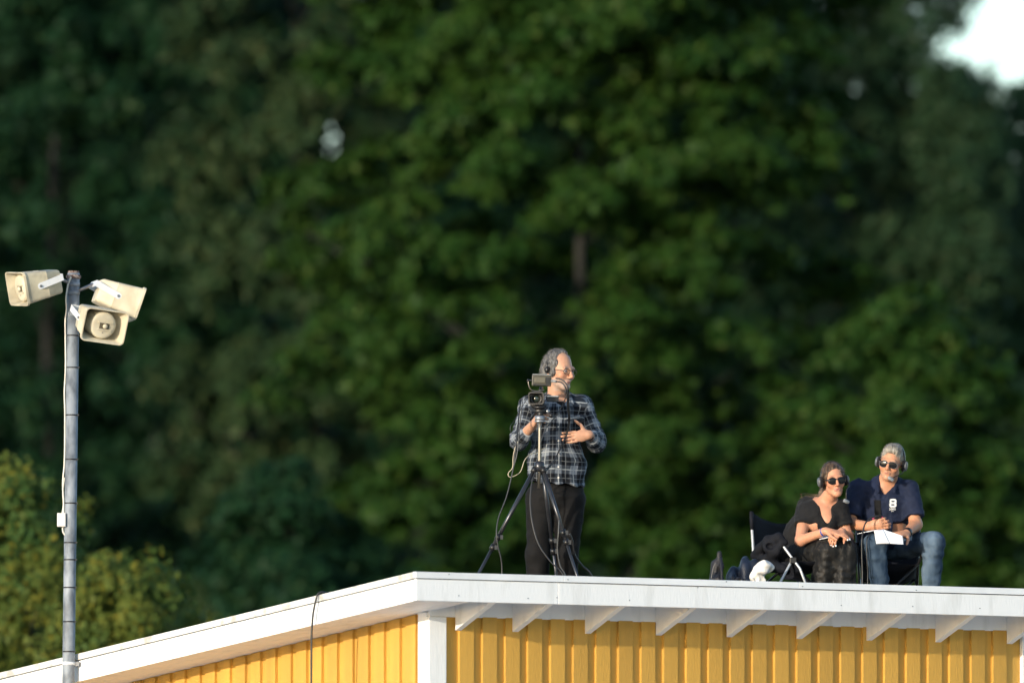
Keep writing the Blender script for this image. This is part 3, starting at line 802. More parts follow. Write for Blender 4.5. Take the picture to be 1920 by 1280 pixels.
M['plaid'] = plaid()

def add_head(v, O, Rm, fem=False, k=1.0):
    H = lambda *p: O + Rm @ (np.array(p)*k)
    E = lambda c, r, kk=.015, mode='add': v.ell(H(*c), np.array(r)*k, Rm, kk*k, mode)
    jw = .88 if fem else 1.0
    E((0,.018,.032), (.074,.094,.087), .02)
    E((0,-.030,-.030), (.059*jw,.062,.088), .025)
    v.cap(H(.046*jw,-.004,-.062), H(.016,-.068,-.096), .017*k, .017*k, .02*k); v.cap(H(-.046*jw,-.004,-.062), H(-.016,-.068,-.096), .017*k, .017*k, .02*k)
    E((0,-.074,-.099), (.022*jw,.018,.018), .02)
    v.cap(H(-.038,-.079,.020), H(.038,-.079,.020), .012*k, .012*k, .014*k)
    for s in (-1, 1):
        E((s*.032,-.103,.001), (.017,.016,.012), .012, 'sub')
        E((s*.032,-.077,.001), (.0125,.0125,.0125), .002)
        E((s*.043*jw,-.060,-.028), (.024,.025,.024), .02)
        E((s*.077,.014,-.008), (.010,.019,.031), .008)
        E((s*.011,-.102,-.037), (.008,.010,.007), .006)
    v.cap(H(0,-.090,.014), H(0,-.113,-.030), .008*k, .0115*k, .010*k)
    v.cap(H(-.016,-.088,-.060), H(0,-.0935,-.0585), .0055*k, .0065*k, .006*k); v.cap(H(0,-.0935,-.0585), H(.016,-.088,-.060), .0065*k, .0055*k, .006*k)
    v.cap(H(-.014,-.087,-.071), H(.014,-.087,-.071), .007*k, .007*k, .006*k)
    v.cap(H(-.019,-.0945,-.0655), H(.019,-.0945,-.0655), .0022*k, .0022*k, .002*k, 'sub')
    return H

def add_hand(v, W, F, N, side, curl=(.5,.5,.5), spread=.1, k=1.0, thumb=(.5,.3), fan=0.0):
    """W wrist, F to the fingertips, N out of the palm; side = +1 puts the thumb along F x N"""
    F = np.asarray(F, float); F /= np.linalg.norm(F); N = np.asarray(N, float); N = N - F*(N@F); N /= np.linalg.norm(N); S = np.cross(F, N)*side
    B = np.stack([S, N, F], 1)
    v.ell(W + F*.045*k, np.array([.040,.017,.052])*k, B, .012)
    v.cap(W - F*.01, W + F*.03*k, .026*k, .028*k, .012, flat=(N, 1.35))
    Ls = ((.030,.086),(.010,.093),(-.011,.088),(-.031,.070)); tips = []
    for i, (o, L) in enumerate(Ls):
        p = W + F*(.086 - .004*abs(i-1.2))*k + S*o*k
        d = F + S*(o*spread*12) ; d /= np.linalg.norm(d); ang = fan*(i-1.5); r = .0092*k
        for j, fr_ in enumerate((.46,.31,.23)):
            ang += curl[j]*(1 + .08*i)
            q = p + (d*math.cos(ang) + N*math.sin(ang))*L*fr_*k
            v.cap(p, q, r, r*.93, .004); p = q; r *= .93
        tips.append(p)
    p = W + F*.022*k + S*.030*k + N*.006*k
    d = F*.60 + S*(.75-thumb[1]) + N*thumb[0]; d /= np.linalg.norm(d)
    q = p + d*.042*k; v.cap(p, q, .0135*k, .0105*k, .012); d = d + F*.5 + N*.15; d /= np.linalg.norm(d); q2 = q + d*.030*k
    v.cap(q, q2, .0105*k, .009*k, .004); v.cap(q2, q2 + d*.022*k, .009*k, .0078*k, .004)
    return tips

def skin_color(tone, O, Rm, k=1.0, beard=None, lips=(.45,.17,.14), brow=(.10,.07,.05), iris=(.05,.05,.05)):
    tone = np.array(tone)
    def f(V):
        Q = ((V-O) @ Rm)/k
        C = np.tile(tone, (len(V),1)); n1 = vnoise(V, .05, 3)[:,None]
        C = C*(1+.06*n1)
        hd = (np.abs(Q[:,0]) < .09) & (np.abs(Q[:,1]) < .13) & (np.abs(Q[:,2]) < .13)
        def blob(c, r): return np.where(hd, np.exp(-(((Q-np.array(c))/np.array(r))**2).sum(1)), 0)[:,None]
        red = np.array([tone[0]*1.08, tone[1]*.78, tone[2]*.70])
        for s in (-1, 1): w = .5*blob((s*.045,-.07,-.028), (.025,.04,.025)); C = C*(1-w) + red*w
        w = .5*blob((0,-.112,-.03), (.016,.02,.02)); C = C*(1-w) + red*w
        if beard is not None:
            col, amt = beard
            w = np.where(hd & (Q[:,1] < .015), np.clip((-.040-Q[:,2])/.018, 0, 1)*np.clip((.0-Q[:,1])/.03+.3, 0, 1), 0)[:,None]*amt
            w = np.maximum(w, amt*np.where(hd, np.exp(-((Q[:,0]/.026)**2 + ((Q[:,2]+.049)/.007)**2)), 0)[:,None]*(Q[:,1] < -.06)[:,None])
            C = C*(1-w) + np.array(col)*w
        w = np.clip(1.3*blob((0,-.092,-.0655), (.020,.02,.0085)), 0, 1)*.8; C = C*(1-w) + np.array(lips)*w
        for s in (-1, 1):
            w = np.clip(1.6*blob((s*.034,-.088,.022), (.017,.02,.0045)), 0, 1)*.75; C = C*(1-w) + np.array(brow)*w
            e = np.linalg.norm(Q-np.array([s*.032,-.077,.001]), axis=1) < .0135; C[e] = (.55,.5,.47)
            e = e & (np.hypot(Q[:,0]-s*.032, Q[:,2]-.001) < .0055); C[e] = iris
            w = .35*blob((s*.032,-.085,-.013), (.018,.03,.008)); C = C*(1-w) + C*.75*w
        return np.clip(C, 0, 1)
    return f

def headset(O, Rm, k, label, base, mic_side, boom=True, tilt=.25, cup=.034, mic_at=(.012,-.125,-.072), silver=False, bh=.139):
    H = lambda *p: O + Rm @ (np.array(p)*k)
    r_ = root('headset', base, label, 'headset')
    bd = MB(); pts = [H(.089*math.cos(t), .01 + tilt*.06*math.sin(t), -.005 + bh*math.sin(t)) for t in np.linspace(0, math.pi, 22)]
    rings = []
    for i, p in enumerate(pts):
        fw = Rm @ np.array([0,1,0]); c = H(0,.01,-.005); n_ = p-c; n_ /= np.linalg.norm(n_)
        rings.append([p + fw*.011 + n_*.004, p - fw*.011 + n_*.004, p - fw*.011 - n_*.004, p + fw*.011 - n_*.004])
    bd.loft(rings); bd.build('headband', M['black_plastic'], r_, True, base)
    for s in (-1, 1):
        ax = Rm @ np.array([s,0,0]); c = H(s*.080,.012,-.006)
        n = 18; u = Rm @ np.array([0,1,0]); w = Rm @ np.array([0,0,1])
        ring = lambda rad, off: [c + ax*off*k + (u*.85*math.cos(2*math.pi*q/n) + w*1.05*math.sin(2*math.pi*q/n))*rad*k for q in range(n)]
        MB().loft([ring(cup*.92,-.004), ring(cup,.004), ring(cup,.014), ring(cup*.9,.018)]).build('ear_pad', M['black_cotton'], r_, True, base)
        e = MB().loft([ring(cup*.86,.016), ring(cup*.84,.028), ring(cup*.55,.034)]).build('ear_cup', M['cup_grey' if silver else 'black_plastic'], r_, True, base)
    if boom:
        s = mic_side; m_ = H(*mic_at)
        pts = spline([H(s*.100,.0,-.012), H(s*.098,-.05,-.05), H(s*.062,-.105,-.078), m_], 6)
        MB().tube(pts, .0032, 6).build('mic_boom', M['black_plastic'], r_, True, base)
        d = Rm @ np.array([-s*.9,-.25,.45]); d /= np.linalg.norm(d)
        MB().tube([m_-d*.022, m_-d*.018, m_+d*.016, m_+d*.020], [.008,.0125,.0125,.008], 10).build('microphone', M['silver_plastic'], r_, True, base)
    return r_

def strands(name, V, O, Rm, k, parent, base, m, n, length, r, flow, seed, test):
    """loose hairs standing off the hair surface, combed along flow (head coordinates)"""
    g_ = np.random.default_rng(seed); Q = ((V-O) @ Rm)/k
    ok = np.nonzero(test(Q))[0]; pick = g_.choice(ok, min(n, len(ok)), replace=False); mb = MB()
    c = np.array([0,.02,.03])
    for i in pick:
        q = Q[i]; nrm = q-c; nrm /= np.linalg.norm(nrm)+1e-9
        t = np.asarray(flow(q), float) + g_.normal(size=3)*.35; t -= nrm*(t@nrm); t /= np.linalg.norm(t)+1e-9
        L = length*g_.uniform(.6, 1.4); lift = g_.uniform(.05, .40)
        pts = [q - nrm*.003, q + t*L*.5 + nrm*(lift*L*.6+.002), q + t*L + nrm*(lift*L*.7)]
        mb.tube([O + Rm @ (p*k) for p in pts], [r, r*.8, r*.25], 3, False)
    return mb.build(name, m, parent, True, base)

def shades(O, Rm, k, parent, base, big=False):
    H = lambda *p: O + Rm @ (np.array(p)*k)
    g_ = MB(); n = 20
    lenses = []
    for s in (-1, 1):
        rx, rz = (.031,.026) if big else (.031,.025); c0 = (s*.033, -.101, -.002)
        def rim(f, dy, e=0):
            out = []
            for q in range(n):
                t = 2*math.pi*q/n; x = math.cos(t)*rx*f; z = math.sin(t)*rz*f*(1 if math.sin(t) < 0 else .82)
                if not big: x *= 1 + .12*math.sin(t)*0; z += -.10*s*x
                out.append(H(c0[0]+x, c0[1]+dy + abs(c0[0]+x)*.16, c0[2]+z))
            return out
        lenses.append(MB().loft([rim(1,.003), rim(1,-.002), rim(.7,-.0045)]))
        g_.loft([rim(1.06,-.001), rim(1.06,-.005), rim(.96,-.005), rim(.96,-.001)], closed=True)
        g_.tube([H(s*.060,-.090,.006), H(s*.074,-.06,.006), H(s*.078,.01,.002)], .0035 if big else .0022, 6)
    g_.tube([H(-.010,-.106,.004), H(0,-.110,.007), H(.010,-.106,.004)], .0025, 6)
    fo = g_.build('sunglasses', M['black_plastic' if big else 'cup_grey'], parent, True, base)
    for l_ in lenses: l_.build('lens', M['dark_lens'], fo, True, base)
# ================================================================== standing cameraman
Y0 = 74.0
P = lambda px, py, dy=0.0: at(px, py, Y0+dy)
bx = P(1040, 1100); base = np.array([bx[0], Y0, roof_z(bx[0], Y0) - .012])
man = root('person', base, 'person with grey hair and glasses in a plaid shirt, standing behind the tripod', 'person')
O = P(1049, 694, -.03); Rm = rot3(R(46), R(8), R(2)); HK = 1.04
lo = P(955, 645, 0)*A3(1,0,1) + A3(0, Y0-.62, 0); hi = P(1140, 645, 0)*A3(1,0,1) + A3(0, Y0+.30, .02)
lo[2] = base[2]-.03
floor = base[2]
sr, sl_ = P(993,760,.02), P(1092,760,.02)
er, wr_ = P(973,826,-.12), P(999,797,-.32)
el, wl = P(1119,828,-.03), P(1103,815,-.235)
hipR, hipL = P(1017,938,.02), P(1068,938,.02)
kR, kL = P(1009,1040,-.02), P(1062,1040,-.02)
aR, aL = A3(P(1008,1100)[0], Y0+.04, floor+.10), A3(P(1058,1100)[0], Y0+.04, floor+.10)
v = Vol(lo, hi, .0054)
# torso, limbs
v.ell(P(1043,800,.02), (.155,.10,.20), k=.05); v.ell(P(1043,880,.01), (.140,.090,.17), k=.06); v.ell(P(1043,930,.02), (.14,.085,.12), k=.05)
v.cap(sr, sl_, .055, k=.04)
v.cap(sr, er, .048, .040, .03); v.cap(er, wr_, .041, .029, .02)
v.cap(sl_, el, .048, .040, .03); v.cap(el, wl, .041, .029, .02)
v.chain([hipR, kR, aR], [.085,.055,.042], .03); v.chain([hipL, kL, aL], [.085,.055,.042], .03)
for a_ in (aR, aL): v.cap(a_-A3(0,0,.055), a_+A3(.02,-.15,-.065), .035, .03, .03)
v.cap(O + Rm @ A3(0,.02,-.06), P(1045,752,.02), .056, .062, .03)
H = add_head(v, O, Rm, k=HK)
add_hand(v, wr_, P(1012,774,-.43)-wr_, A3(.75,.25,-.35), 1, (.45,.65,.5), .05, thumb=(.5,.1))
add_hand(v, wl, P(1064,820,-.26)-wl, A3(-.05,1,.10), -1, (.10,.18,.12), .10, thumb=(-.05,-.55))
body, BV, BF = vol_obj('body', v, M['skin'], man, base, 0, skin_color((.50,.27,.175), O, Rm, HK, beard=((.40,.35,.31), .5), lips=(.40,.17,.14), brow=(.20,.17,.15)))
# black undershirt at the collar
v = Vol(P(1010,735,-.2), P(1085,735,.2)+A3(0,0,.03), .005); v.lo[2] -= .0
lo2 = A3(P(1008,0)[0], Y0-.18, P(0,815)[2]); hi2 = A3(P(1085,0)[0], Y0+.16, P(0,735)[2])
v = Vol(lo2, hi2, .0055); v.ell(P(1044,805,.02), (.10,.108,.185), k=.02); v.cap(P(1047,745,.005), P(1044,772,.012), .066, .082, .03); v.half(P(1047,747,0), (.1,-.35,.9), .01)
vol_obj('undershirt', v, M['black_cotton'], man, base)
# plaid shirt
lo2 = lo.copy(); lo2[2] = P(0,920)[2]; hi2 = hi.copy(); hi2[2] = P(0,730)[2]
v = Vol(lo2, hi2, .0060)
tor = [P(1043,800,.02), P(1043,870,.0)]
v.ell(P(1043,800,.02), (.180,.122,.205), k=.04); v.ell(P(1043,872,.0), (.186,.140,.17), k=.05)
v.cap(P(1043,870,.0), P(1043,925,.0), .178, .190, .04, flat=(A3(0,1,0),1.32))
v.cap(sr + A3(0,0,-.012), sl_ + A3(0,0,-.012), .068, k=.05); v.cap(P(1046,752,.03), P(1044,775,.03), .085, .13, .05, flat=(A3(0,1,0),1.15))
v.cap(sr, er, .068, .060, .035); v.cap(er, er + (wr_-er)*.42, .058, .050, .03)
v.cap(sl_, el, .068, .060, .035); v.cap(el, el + (wl-el)*.55, .058, .048, .03)
# collar leaves, pockets, rolled cuffs
for s, px in ((-1,1030), (1,1066)):
    v.cap(P(px,742,-.045), P(px+s*9,757,-.085), .020, .013, .012, flat=(A3(0,1,0),1.6))
v.cap(er + (wr_-er)*.40, er + (wr_-er)*.47, .054, .054, .006); v.cap(el + (wl-el)*.53, el + (wl-el)*.60, .052, .052, .006)
v.box(P(1076,783,-.100), (.055,.016,.010), rot3(0,.0,R(-12)), .005, .01); v.box(P(1012,783,-.100), (.05,.016,.010), rot3(0,0,R(8)), .005, .01)
v.cap(P(1050,738,-.085), P(1046,775,-.155), .034, .008, .012, 'sub')           # open neck
v.cap(O + Rm @ A3(0,.02,-.06), P(1047,757,-.005), .060, .064, .012, 'sub')
v.half(P(1043,907,0), (-.10,.0,-1), .004)                                      # hem
v.disp(lambda Q: .009*vnoise(Q*A3(1,1,.55), .075, 5) + .006*vnoise(Q*A3(1,1,1.6), .045, 9) + .005*np.sin(Q[:,0]*60+5*vnoise(Q,.12,2))*np.clip((P(0,880)[2]-Q[:,2])/.1,0,1))
def weave(V):
    U = np.zeros((len(V),3)); ang = np.arctan2(V[:,0]-tor[0][0], -(V[:,1]-Y0-.02)); U[:,0] = ang*.165 + .012*vnoise(V,.09,4) + .05; U[:,1] = V[:,2] + .012*vnoise(V,.12,6)
    best = np.hypot((V[:,0]-tor[0][0])/1.5, V[:,1]-Y0) - .125
    for a, b in ((sr,er),(er,wr_),(sl_,el),(el,wl)):
        L = np.linalg.norm(b-a); t = (b-a)/L; w = (V-a)@t; q = V-a-np.clip(w,0,L)[:,None]*t; dd = np.linalg.norm(q, axis=1) - .058
        e1 = np.cross(t, A3(.1,1,.2)); e1 /= np.linalg.norm(e1); e2 = np.cross(t, e1)
        m = dd < best; best = np.where(m, dd, best)
        U[m,0] = (np.arctan2(q@e2, q@e1)*.062)[m] + .03; U[m,1] = w[m] + .04
    return U
vol_obj('plaid_shirt', v, M['plaid'], man, base, 1, attr=weave)
# shirt buttons
for py in (800, 826, 850, 875, 895):
    q = P(1047, py, -.146); MB().tube([q, q+A3(0,-.006,0)], .006, 8).build('button', M['boxplastic'], man, off=base)
# black trousers
lo2 = lo.copy(); hi2 = hi.copy(); hi2[2] = P(0,878)[2]; lo2[1] = Y0-.26
v = Vol(lo2, hi2, .0068)
v.ell(P(1043,925,.02), (.172,.128,.14), k=.04)
v.chain([hipR + A3(-.005,0,.02), kR + A3(-.002,0,0), aR + A3(0,0,-.045)], [.102,.077,.079], .03); v.chain([hipL, kL, aL + A3(0,0,-.045)], [.102,.076,.068], .03)
v.half(P(0,885), (0,0,1))
v.half((0,0,floor+.03), (0,0,-1))
v.disp(lambda Q: .007*vnoise(Q*A3(1,1,.5), .06, 3) + .004*vnoise(Q*A3(1,1,2.2), .06, 8))
vol_obj('trousers', v, M['black_trousers'], man, base)
for a_ in (aR, aL):
    v = Vol(a_ + A3(-.09,-.26,-.13), a_ + A3(.11,.13,.02), .006)
    v.cap(a_ + A3(0,.04,-.055), a_ + A3(.02,-.15,-.062), .042, .040, .03); v.cap(a_ + A3(0,.03,-.02), a_ + A3(0,.02,-.05), .042, .044, .02); v.half(a_ + A3(0,0,-.097), (0,0,-1))
    vol_obj('shoe', v, M['shoe'], man, base)
# hair: back, sides and combed-back top, receding in front
v = Vol(O-.16, O+.17, .004)
HH = lambda *p: O + Rm @ (np.array(p)*HK)
v.ell(HH(0,.022,.036), np.array([.083,.101,.092])*HK, Rm, .02)
v.ell(HH(0,.055,-.035), np.array([.076,.066,.062])*HK, Rm, .025)
for s in (-1,1): v.ell(HH(s*.068,.0,-.002), np.array([.018,.030,.042])*HK, Rm, .015); v.ell(HH(s*.066,.055,-.01), np.array([.028,.045,.05])*HK, Rm, .02)
v.ell(HH(0,-.105,-.02), np.array([.085,.085,.10])*HK, Rm, .01, 'sub')            # face and forehead
v.ell(HH(0,-.064,.056), np.array([.074,.074,.074])*HK, Rm, .012, 'sub')          # bald front
for s in (-1,1): v.ell(HH(s*.085,.016,-.020), np.array([.02,.016,.024])*HK, Rm, .006, 'sub')
v.half(HH(0,.05,-.085), Rm @ A3(0,.1,-1), .01)
v.disp(lambda Q: .006*vnoise(Q, .035, 5) + .0045*vnoise(Q*A3(1,1,.35), .010, 7))
hr, HV, HF = vol_obj('hair', v, M['hair_grey'], man, base, 0)
strands('loose_hair', HV, O, Rm, HK, hr, base, M['hair_grey'], 900, .030, .0011, lambda q: (0, 1.0, -.25 - .9*(q[2] < .06)), 3, lambda Q: np.ones(len(Q), bool))
# thin spectacles
g_ = MB(); n = 18; gl = []
for s in (-1,1):
    rim = lambda f, dy: [HH(s*.033+.024*f*math.cos(2*math.pi*q/n), -.101+dy+abs(s*.033+.024*f*math.cos(2*math.pi*q/n))*.12, -.001+.017*f*math.sin(2*math.pi*q/n)) for q in range(n)]
    g_.loft([rim(1.10,-.002), rim(1.10,.002), rim(.95,.002), rim(.95,-.002)], closed=True)
    g_.tube([HH(s*.058,-.094,.003), HH(s*.074,-.06,.004), HH(s*.079,.01,.0)], .0018, 6)
g_.tube([HH(-.009,-.102,.003), HH(0,-.105,.005), HH(.009,-.102,.003)], .0016, 6)
g_.build('spectacles', mat('brown_wire', (.06,.045,.035), .35, .1, 30, metal=.4), man, True, base)
# wrist watch strap on the free hand
d_ = (wl-el)/np.linalg.norm(wl-el)
MB().tube([wl - d_*.030, wl - d_*.006], .0335, 14).build('wrist_strap', M['black_plastic'], man, True, base)
headset(O, Rm, HK, 'slim dark headset worn over the grey hair of the standing cameraman', base, 1, boom=False, cup=.021, tilt=.6, bh=.131)

# ------------------------------------------------------------------ tripod
TY = 73.52
T = lambda px, py, dy=0.0: at(px, py, TY+dy)
def onroof(x, y): return np.array([x, y, roof_z(x, y) - .012])
ap = T(1011, 876)
tb = onroof(ap[0], TY)
tp = root('camera_tripod', tb, 'black metal tripod with splayed legs under the video camera', 'tripod')
M['tripod'] = mat('satin_dark_metal', (.05,.052,.06), .3, .15, 20, metal=.6)
M['column'] = mat('bronze_grey_tube', (.20,.18,.15), .35, .1, 20, metal=.6)
MB().tube([T(1010,915), T(1011.5,873), T(1012,806), T(1012,789)], [.0105,.0105,.0105,.0105], 12).build('column', M['column'], tp, True, tb)
v = MB(); v.tube([T(1011,884), T(1011,881), T(1011.2,868), T(1011.3,864)], [.020,.034,.034,.018], 14); v.build('spider', M['tripod'], tp, True, tb)
for (x1, y1, x2, y2, oy, rt) in ((1003,878,899,1072,-.16,.006), (1018,878,1082,1079,-.30,.0), (1018,880,1043,1078,.42,0)):
    s_ = T(x1, y1, oy*.08)
    # run the leg down its picture line until it meets the roof
    for st in np.linspace(1.0, 1.8, 200):
        e_ = T(x1+(x2-x1)*st, y1+(y2-y1)*st, oy*(.08 + .92*st/1.3))
        if e_[2] < roof_z(e_[0], e_[1]) - .008: break
    ln = e_-s_; L = np.linalg.norm(ln); u = ln/L; kn = s_ + ln*(.52/.92)
    leg = MB(); leg.tube([s_, s_ + ln*.54], .0135, 10); lg = leg.build('leg', M['tripod'], tp, True, tb)
    MB().tube([s_ + ln*.54, e_ - u*.01], .0098, 10).build('lower_tube', M['tripod'], lg, True, tb)
    MB().tube([e_ - u*.02, e_], [.013,.012], 8).build('rubber_foot', M['black_plastic'], lg, True, tb)
    for f in (.0, .46, .53):
        c = s_ + ln*f + u*.012
        MB().tube([c - u*.018, c + u*.018], .019, 10).build('clamp', M['black_plastic'], lg, True, tb)
        if f:
            MB().obox(c + A3(.022,-.008,0), .010, .008, .014).build('clamp_lever', M['tripod'], lg, off=tb)
# fluid head
hb = MB(); hb.tube([T(1012,793), T(1012,790), T(1012,788)], [.012,.038,.030], 16); hb.tube([T(1012,789), T(1012,779)], .031, 16); hb.build('head_base', M['grey_metal'], tp, True, tb)
hb = MB(); hb.tube([T(1013,781), T(1013,770)], [.022,.018], 12); hb.tube([T(1002,770), T(1024,770)], .020, 12); hb.obox(T(1011,764,.02), .035, .06, .008); hb.build('tilt_head', M['black_plastic'], tp, True, tb)
MB().tube([T(1024,770), T(1030,772)], [.017,.012], 10).build('tilt_knob', M['grey_metal'], tp, True, tb)
MB().tube([T(1030,778), T(1036,778.5)], [.014,.018], 10).build('lock_knob', M['black_plastic'], tp, True, tb)
MB().tube([T(1006,772,.03), T(1000,779,.17), T(996,786,.30)], [.009,.009,.012], 8).build('pan_handle', M['black_plastic'], tp, True, tb)

# ------------------------------------------------------------------ video camera
vb = T(1010, 761)
vc = root('video_camera', vb, 'black video camera on the tripod, its square lens hood facing outwards', 'video camera')
cm = mat('camera_body_black', (.018,.018,.018), .45, .2, 30, .1, 120)
hd = lambda w, h, r, px, py, dy: [T(px,py) + A3(p[0], dy, p[2]) for p in rrect(w, h, r, 0)]
b_ = MB().loft([hd(.085,.088,.02,1006,747,.10), hd(.092,.10,.02,1007,746,.12), hd(.092,.10,.02,1008,746,.30), hd(.08,.09,.02,1008,746,.33)]); bd = b_.build('camera_body', cm, vc, True, vb)
md = bd.modifiers.new('es','EDGE_SPLIT'); md.split_angle = R(40)
h_ = MB().loft([hd(.084,.070,.02,1006,747.5,.03), hd(.100,.080,.016,1005,747,-.035), hd(.101,.081,.016,1005,747,-.045), hd(.086,.066,.012,1005,747,-.045), hd(.076,.056,.012,1005.5,747,-.005)], cap=False)
mo = h_.build('lens_hood', mat('hood_grey_plastic', (.045,.040,.035), .5, .15, 40), vc, True, vb); md = mo.modifiers.new('es','EDGE_SPLIT'); md.split_angle = R(40)
ring = lambda c, rad, dy, n=22: [c + A3(rad*math.cos(2*math.pi*q/n), dy, rad*math.sin(2*math.pi*q/n)) for q in range(n)]
lc = T(1005.5, 747)
MB().loft([ring(lc,.040,.11), ring(lc,.040,.0), ring(lc,.030,.0), ring(lc,.025,.010)]).build('lens_barrel', cm, vc, True, vb)
gm = mat('coated_lens_glass', (.012,.02,.012), .05, .1, 30, spec=.9, coat=.5)
MB().loft([ring(lc,.026,.006), ring(lc,.020,-.001), ring(lc,.010,-.004), ring(lc,.002,-.005)]).build('lens_glass', gm, vc, True, vb)
# flip-out screen, seen edge-on and tilted
fs = MB().obox(T(1036,747,.06), .040, .006, .020, rot3(R(8),0,0)); fo = fs.build('flip_screen', cm, vc, off=vb, bevel=.004)
MB().obox(T(1036,742.5,.05), .038, .005, .004).build('screen_edge', M['grey_metal'], vc, off=vb)
# handle and viewfinder monitor above
MB().tube([T(1012,733,.14), T(1014,727,.16), T(1016,727,.26), T(1014,734,.30)], .010, 8).build('top_handle', cm, vc, True, vb)
om = mat('olive_grey_plastic', (.050,.046,.032), .5, .2, 30, .05, 100)
mn = root('field_monitor', T(1015.5,713,.07), 'small olive-black field monitor mounted above the video camera', 'monitor'); mb_ = np.array(mn.location)
c = T(1015.5,713,.07)
MB().obox(c, .063, .015, .037, rot3(0,0,R(2))).build('monitor_housing', om, mn, off=mb_, bevel=.006)
MB().obox(c + A3(-.010,-.017,.002), .036, .006, .018, rot3(0,0,R(2))).build('battery', mat('battery_olive', (.085,.078,.055), .5), mn, off=mb_, bevel=.003)
MB().obox(c + A3(.040,-.0165,-.002), .012, .004, .022, rot3(0,0,R(2))).build('battery_slot', M['black_plastic'], mn, off=mb_)
MB().obox(c + A3(-.005,-.016,-.029), .050, .003, .004, rot3(0,0,R(2))).build('vent_strip', M['black_plastic'], mn, off=mb_)
MB().obox(c + A3(0,.001,.0378), .058, .013, .002, rot3(0,0,R(2))).build('top_trim', M['grey_metal'], mn, off=mb_)
MB().tube(spline([T(997,713,.06), T(991,713.5,.05), T(992,724,.05), T(997,731,.06), T(1008,733,.08), T(1020,731,.10)], 5), .004, 8).build('mount_arm', M['column'], mn, True, mb_)
MB().tube([T(988,712.5,.05), T(992,713.5,.05)], [.010,.008], 8).build('mount_knob', M['black_plastic'], mn, True, mb_)
MB().tube([T(1034,714,.06), T(1043,715,.04)], .0085, 8).build('cable_plug', M['silver_plastic'], mn, True, mb_)

# ------------------------------------------------------------------ cables around the camera
def cable(label, pts, r, m, n=6, anchor=None):
    pts = spline(pts, n); b_ = np.asarray(pts[0] if anchor is None else anchor)
    o = MB().tube(pts, r, 7).build('cable', m, None, True, b_); o.location = tuple(map(float, b_))
    tag(o, label, 'cable', 'cables around the tripod'); return o
def roofpt(px, Y, dz=.006): x = at(px, 1090, Y)[0]; return np.array([x, Y, roof_z(x, Y) - .012 + dz])
cable('black cable arching from the monitor over the shoulder and down the plaid shirt', [T(1042,709,.05), T(1052,711,.03), T(1062,720,.02), T(1066,733,.03), T(1066,752,.12), T(1068,790,.20), T(1062,815,.22), T(1050,840,.20), T(1040,862,.18), T(1026,880,.1), T(1016,884,.02)], .0048, M['cable_black'])
cable('second black cable looping from the monitor plug close below the first', [T(1043,715,.04), T(1053,717,.02), T(1060,726,.01), T(1064,740,.03), T(1064,760,.12), T(1066,790,.2), T(1060,820,.22), T(1046,850,.19), T(1032,872,.12), T(1017,882,.03)], .0048, M['cable_black'])
cable('grey cable hanging diagonally across the plaid shirt', [T(1064,737,.10), T(1056,756,.2), T(1045,776,.21), T(1034,790,.2), T(1022,806,.16), T(1016,822,.06), T(1013,832,-.016)], .0036, M['cable_grey'])
cable('beige cable kinked outwards beside the tripod', [T(972,826,.0), T(966,838,-.03), T(962,858,-.03), T(961,876,-.03), T(953,887,-.03), T(957,894,-.03), T(975,885,-.02), T(984,862,-.02), T(996,851,.05), T(1008,848,.14), T(1024,838,.2)], .0028, M['cable_beige'])
for k, (lab, dx) in enumerate((('thick black cable hanging from the sleeve down to the tripod leg clamp', 0), ('thinner black cable hanging beside the thick one towards the tripod leg', 3.5))):
    cable(lab, [T(976+dx,752,.10), T(972+dx,790,.02), T(969+dx,820,-.04), T(966+dx,850,-.06), T(962,880,-.07), T(950,930,-.09), T(935,970,-.11), T(931,1000,-.13), T(934,1025,-.13), T(941,1060,-.12), roofpt(944+dx,TY-.08), roofpt(990,TY+.25)], .0046 if k == 0 else .0034, M['cable_black' if k == 0 else 'cable_grey'])
cable('black cable sagging in a long arc from the tripod head to the roof', [T(1004,884,-.03), T(997,905,-.06), T(994,940,-.09), T(998,980,-.12), T(1010,1020,-.14), T(1032,1052,-.15), T(1055,1076,-.15), roofpt(1085,TY-.16), roofpt(1130,TY+.1)], .0048, M['cable_black'])
cable('dark grey cable dropping from the right tripod clamp to the roof', [T(1048,975,-.20), T(1047,1000,-.22), T(1045,1030,-.2), T(1050,1060,-.19), T(1060,1078,-.18), roofpt(1080,TY-.1), roofpt(1120,TY+.2)], .004, M['cable_grey'])
cable('thick black cable trailing outwards from the tripod leg onto the roof', [T(1068,1000,-.24), T(1074,1015,-.2), T(1078,1040,-.15), T(1092,1060,-.12), T(1110,1079,-.1), roofpt(1135,TY), roofpt(1200,TY+.5)], .0058, M['cable_black'])
cable('thin black cable looping beside the plaid sleeve', [T(985,752,.05), T(966,786,.0), T(957,800,-.02), T(960,812,-.02), T(972,810,.0)], .0022, M['cable_black'])
# ================================================================== seated pair
def bandnoise(P_, seed): return .007*vnoise(P_*A3(1,1,.7), .055, seed) + .004*vnoise(P_*A3(1.4,1,1.4), .03, seed+3)
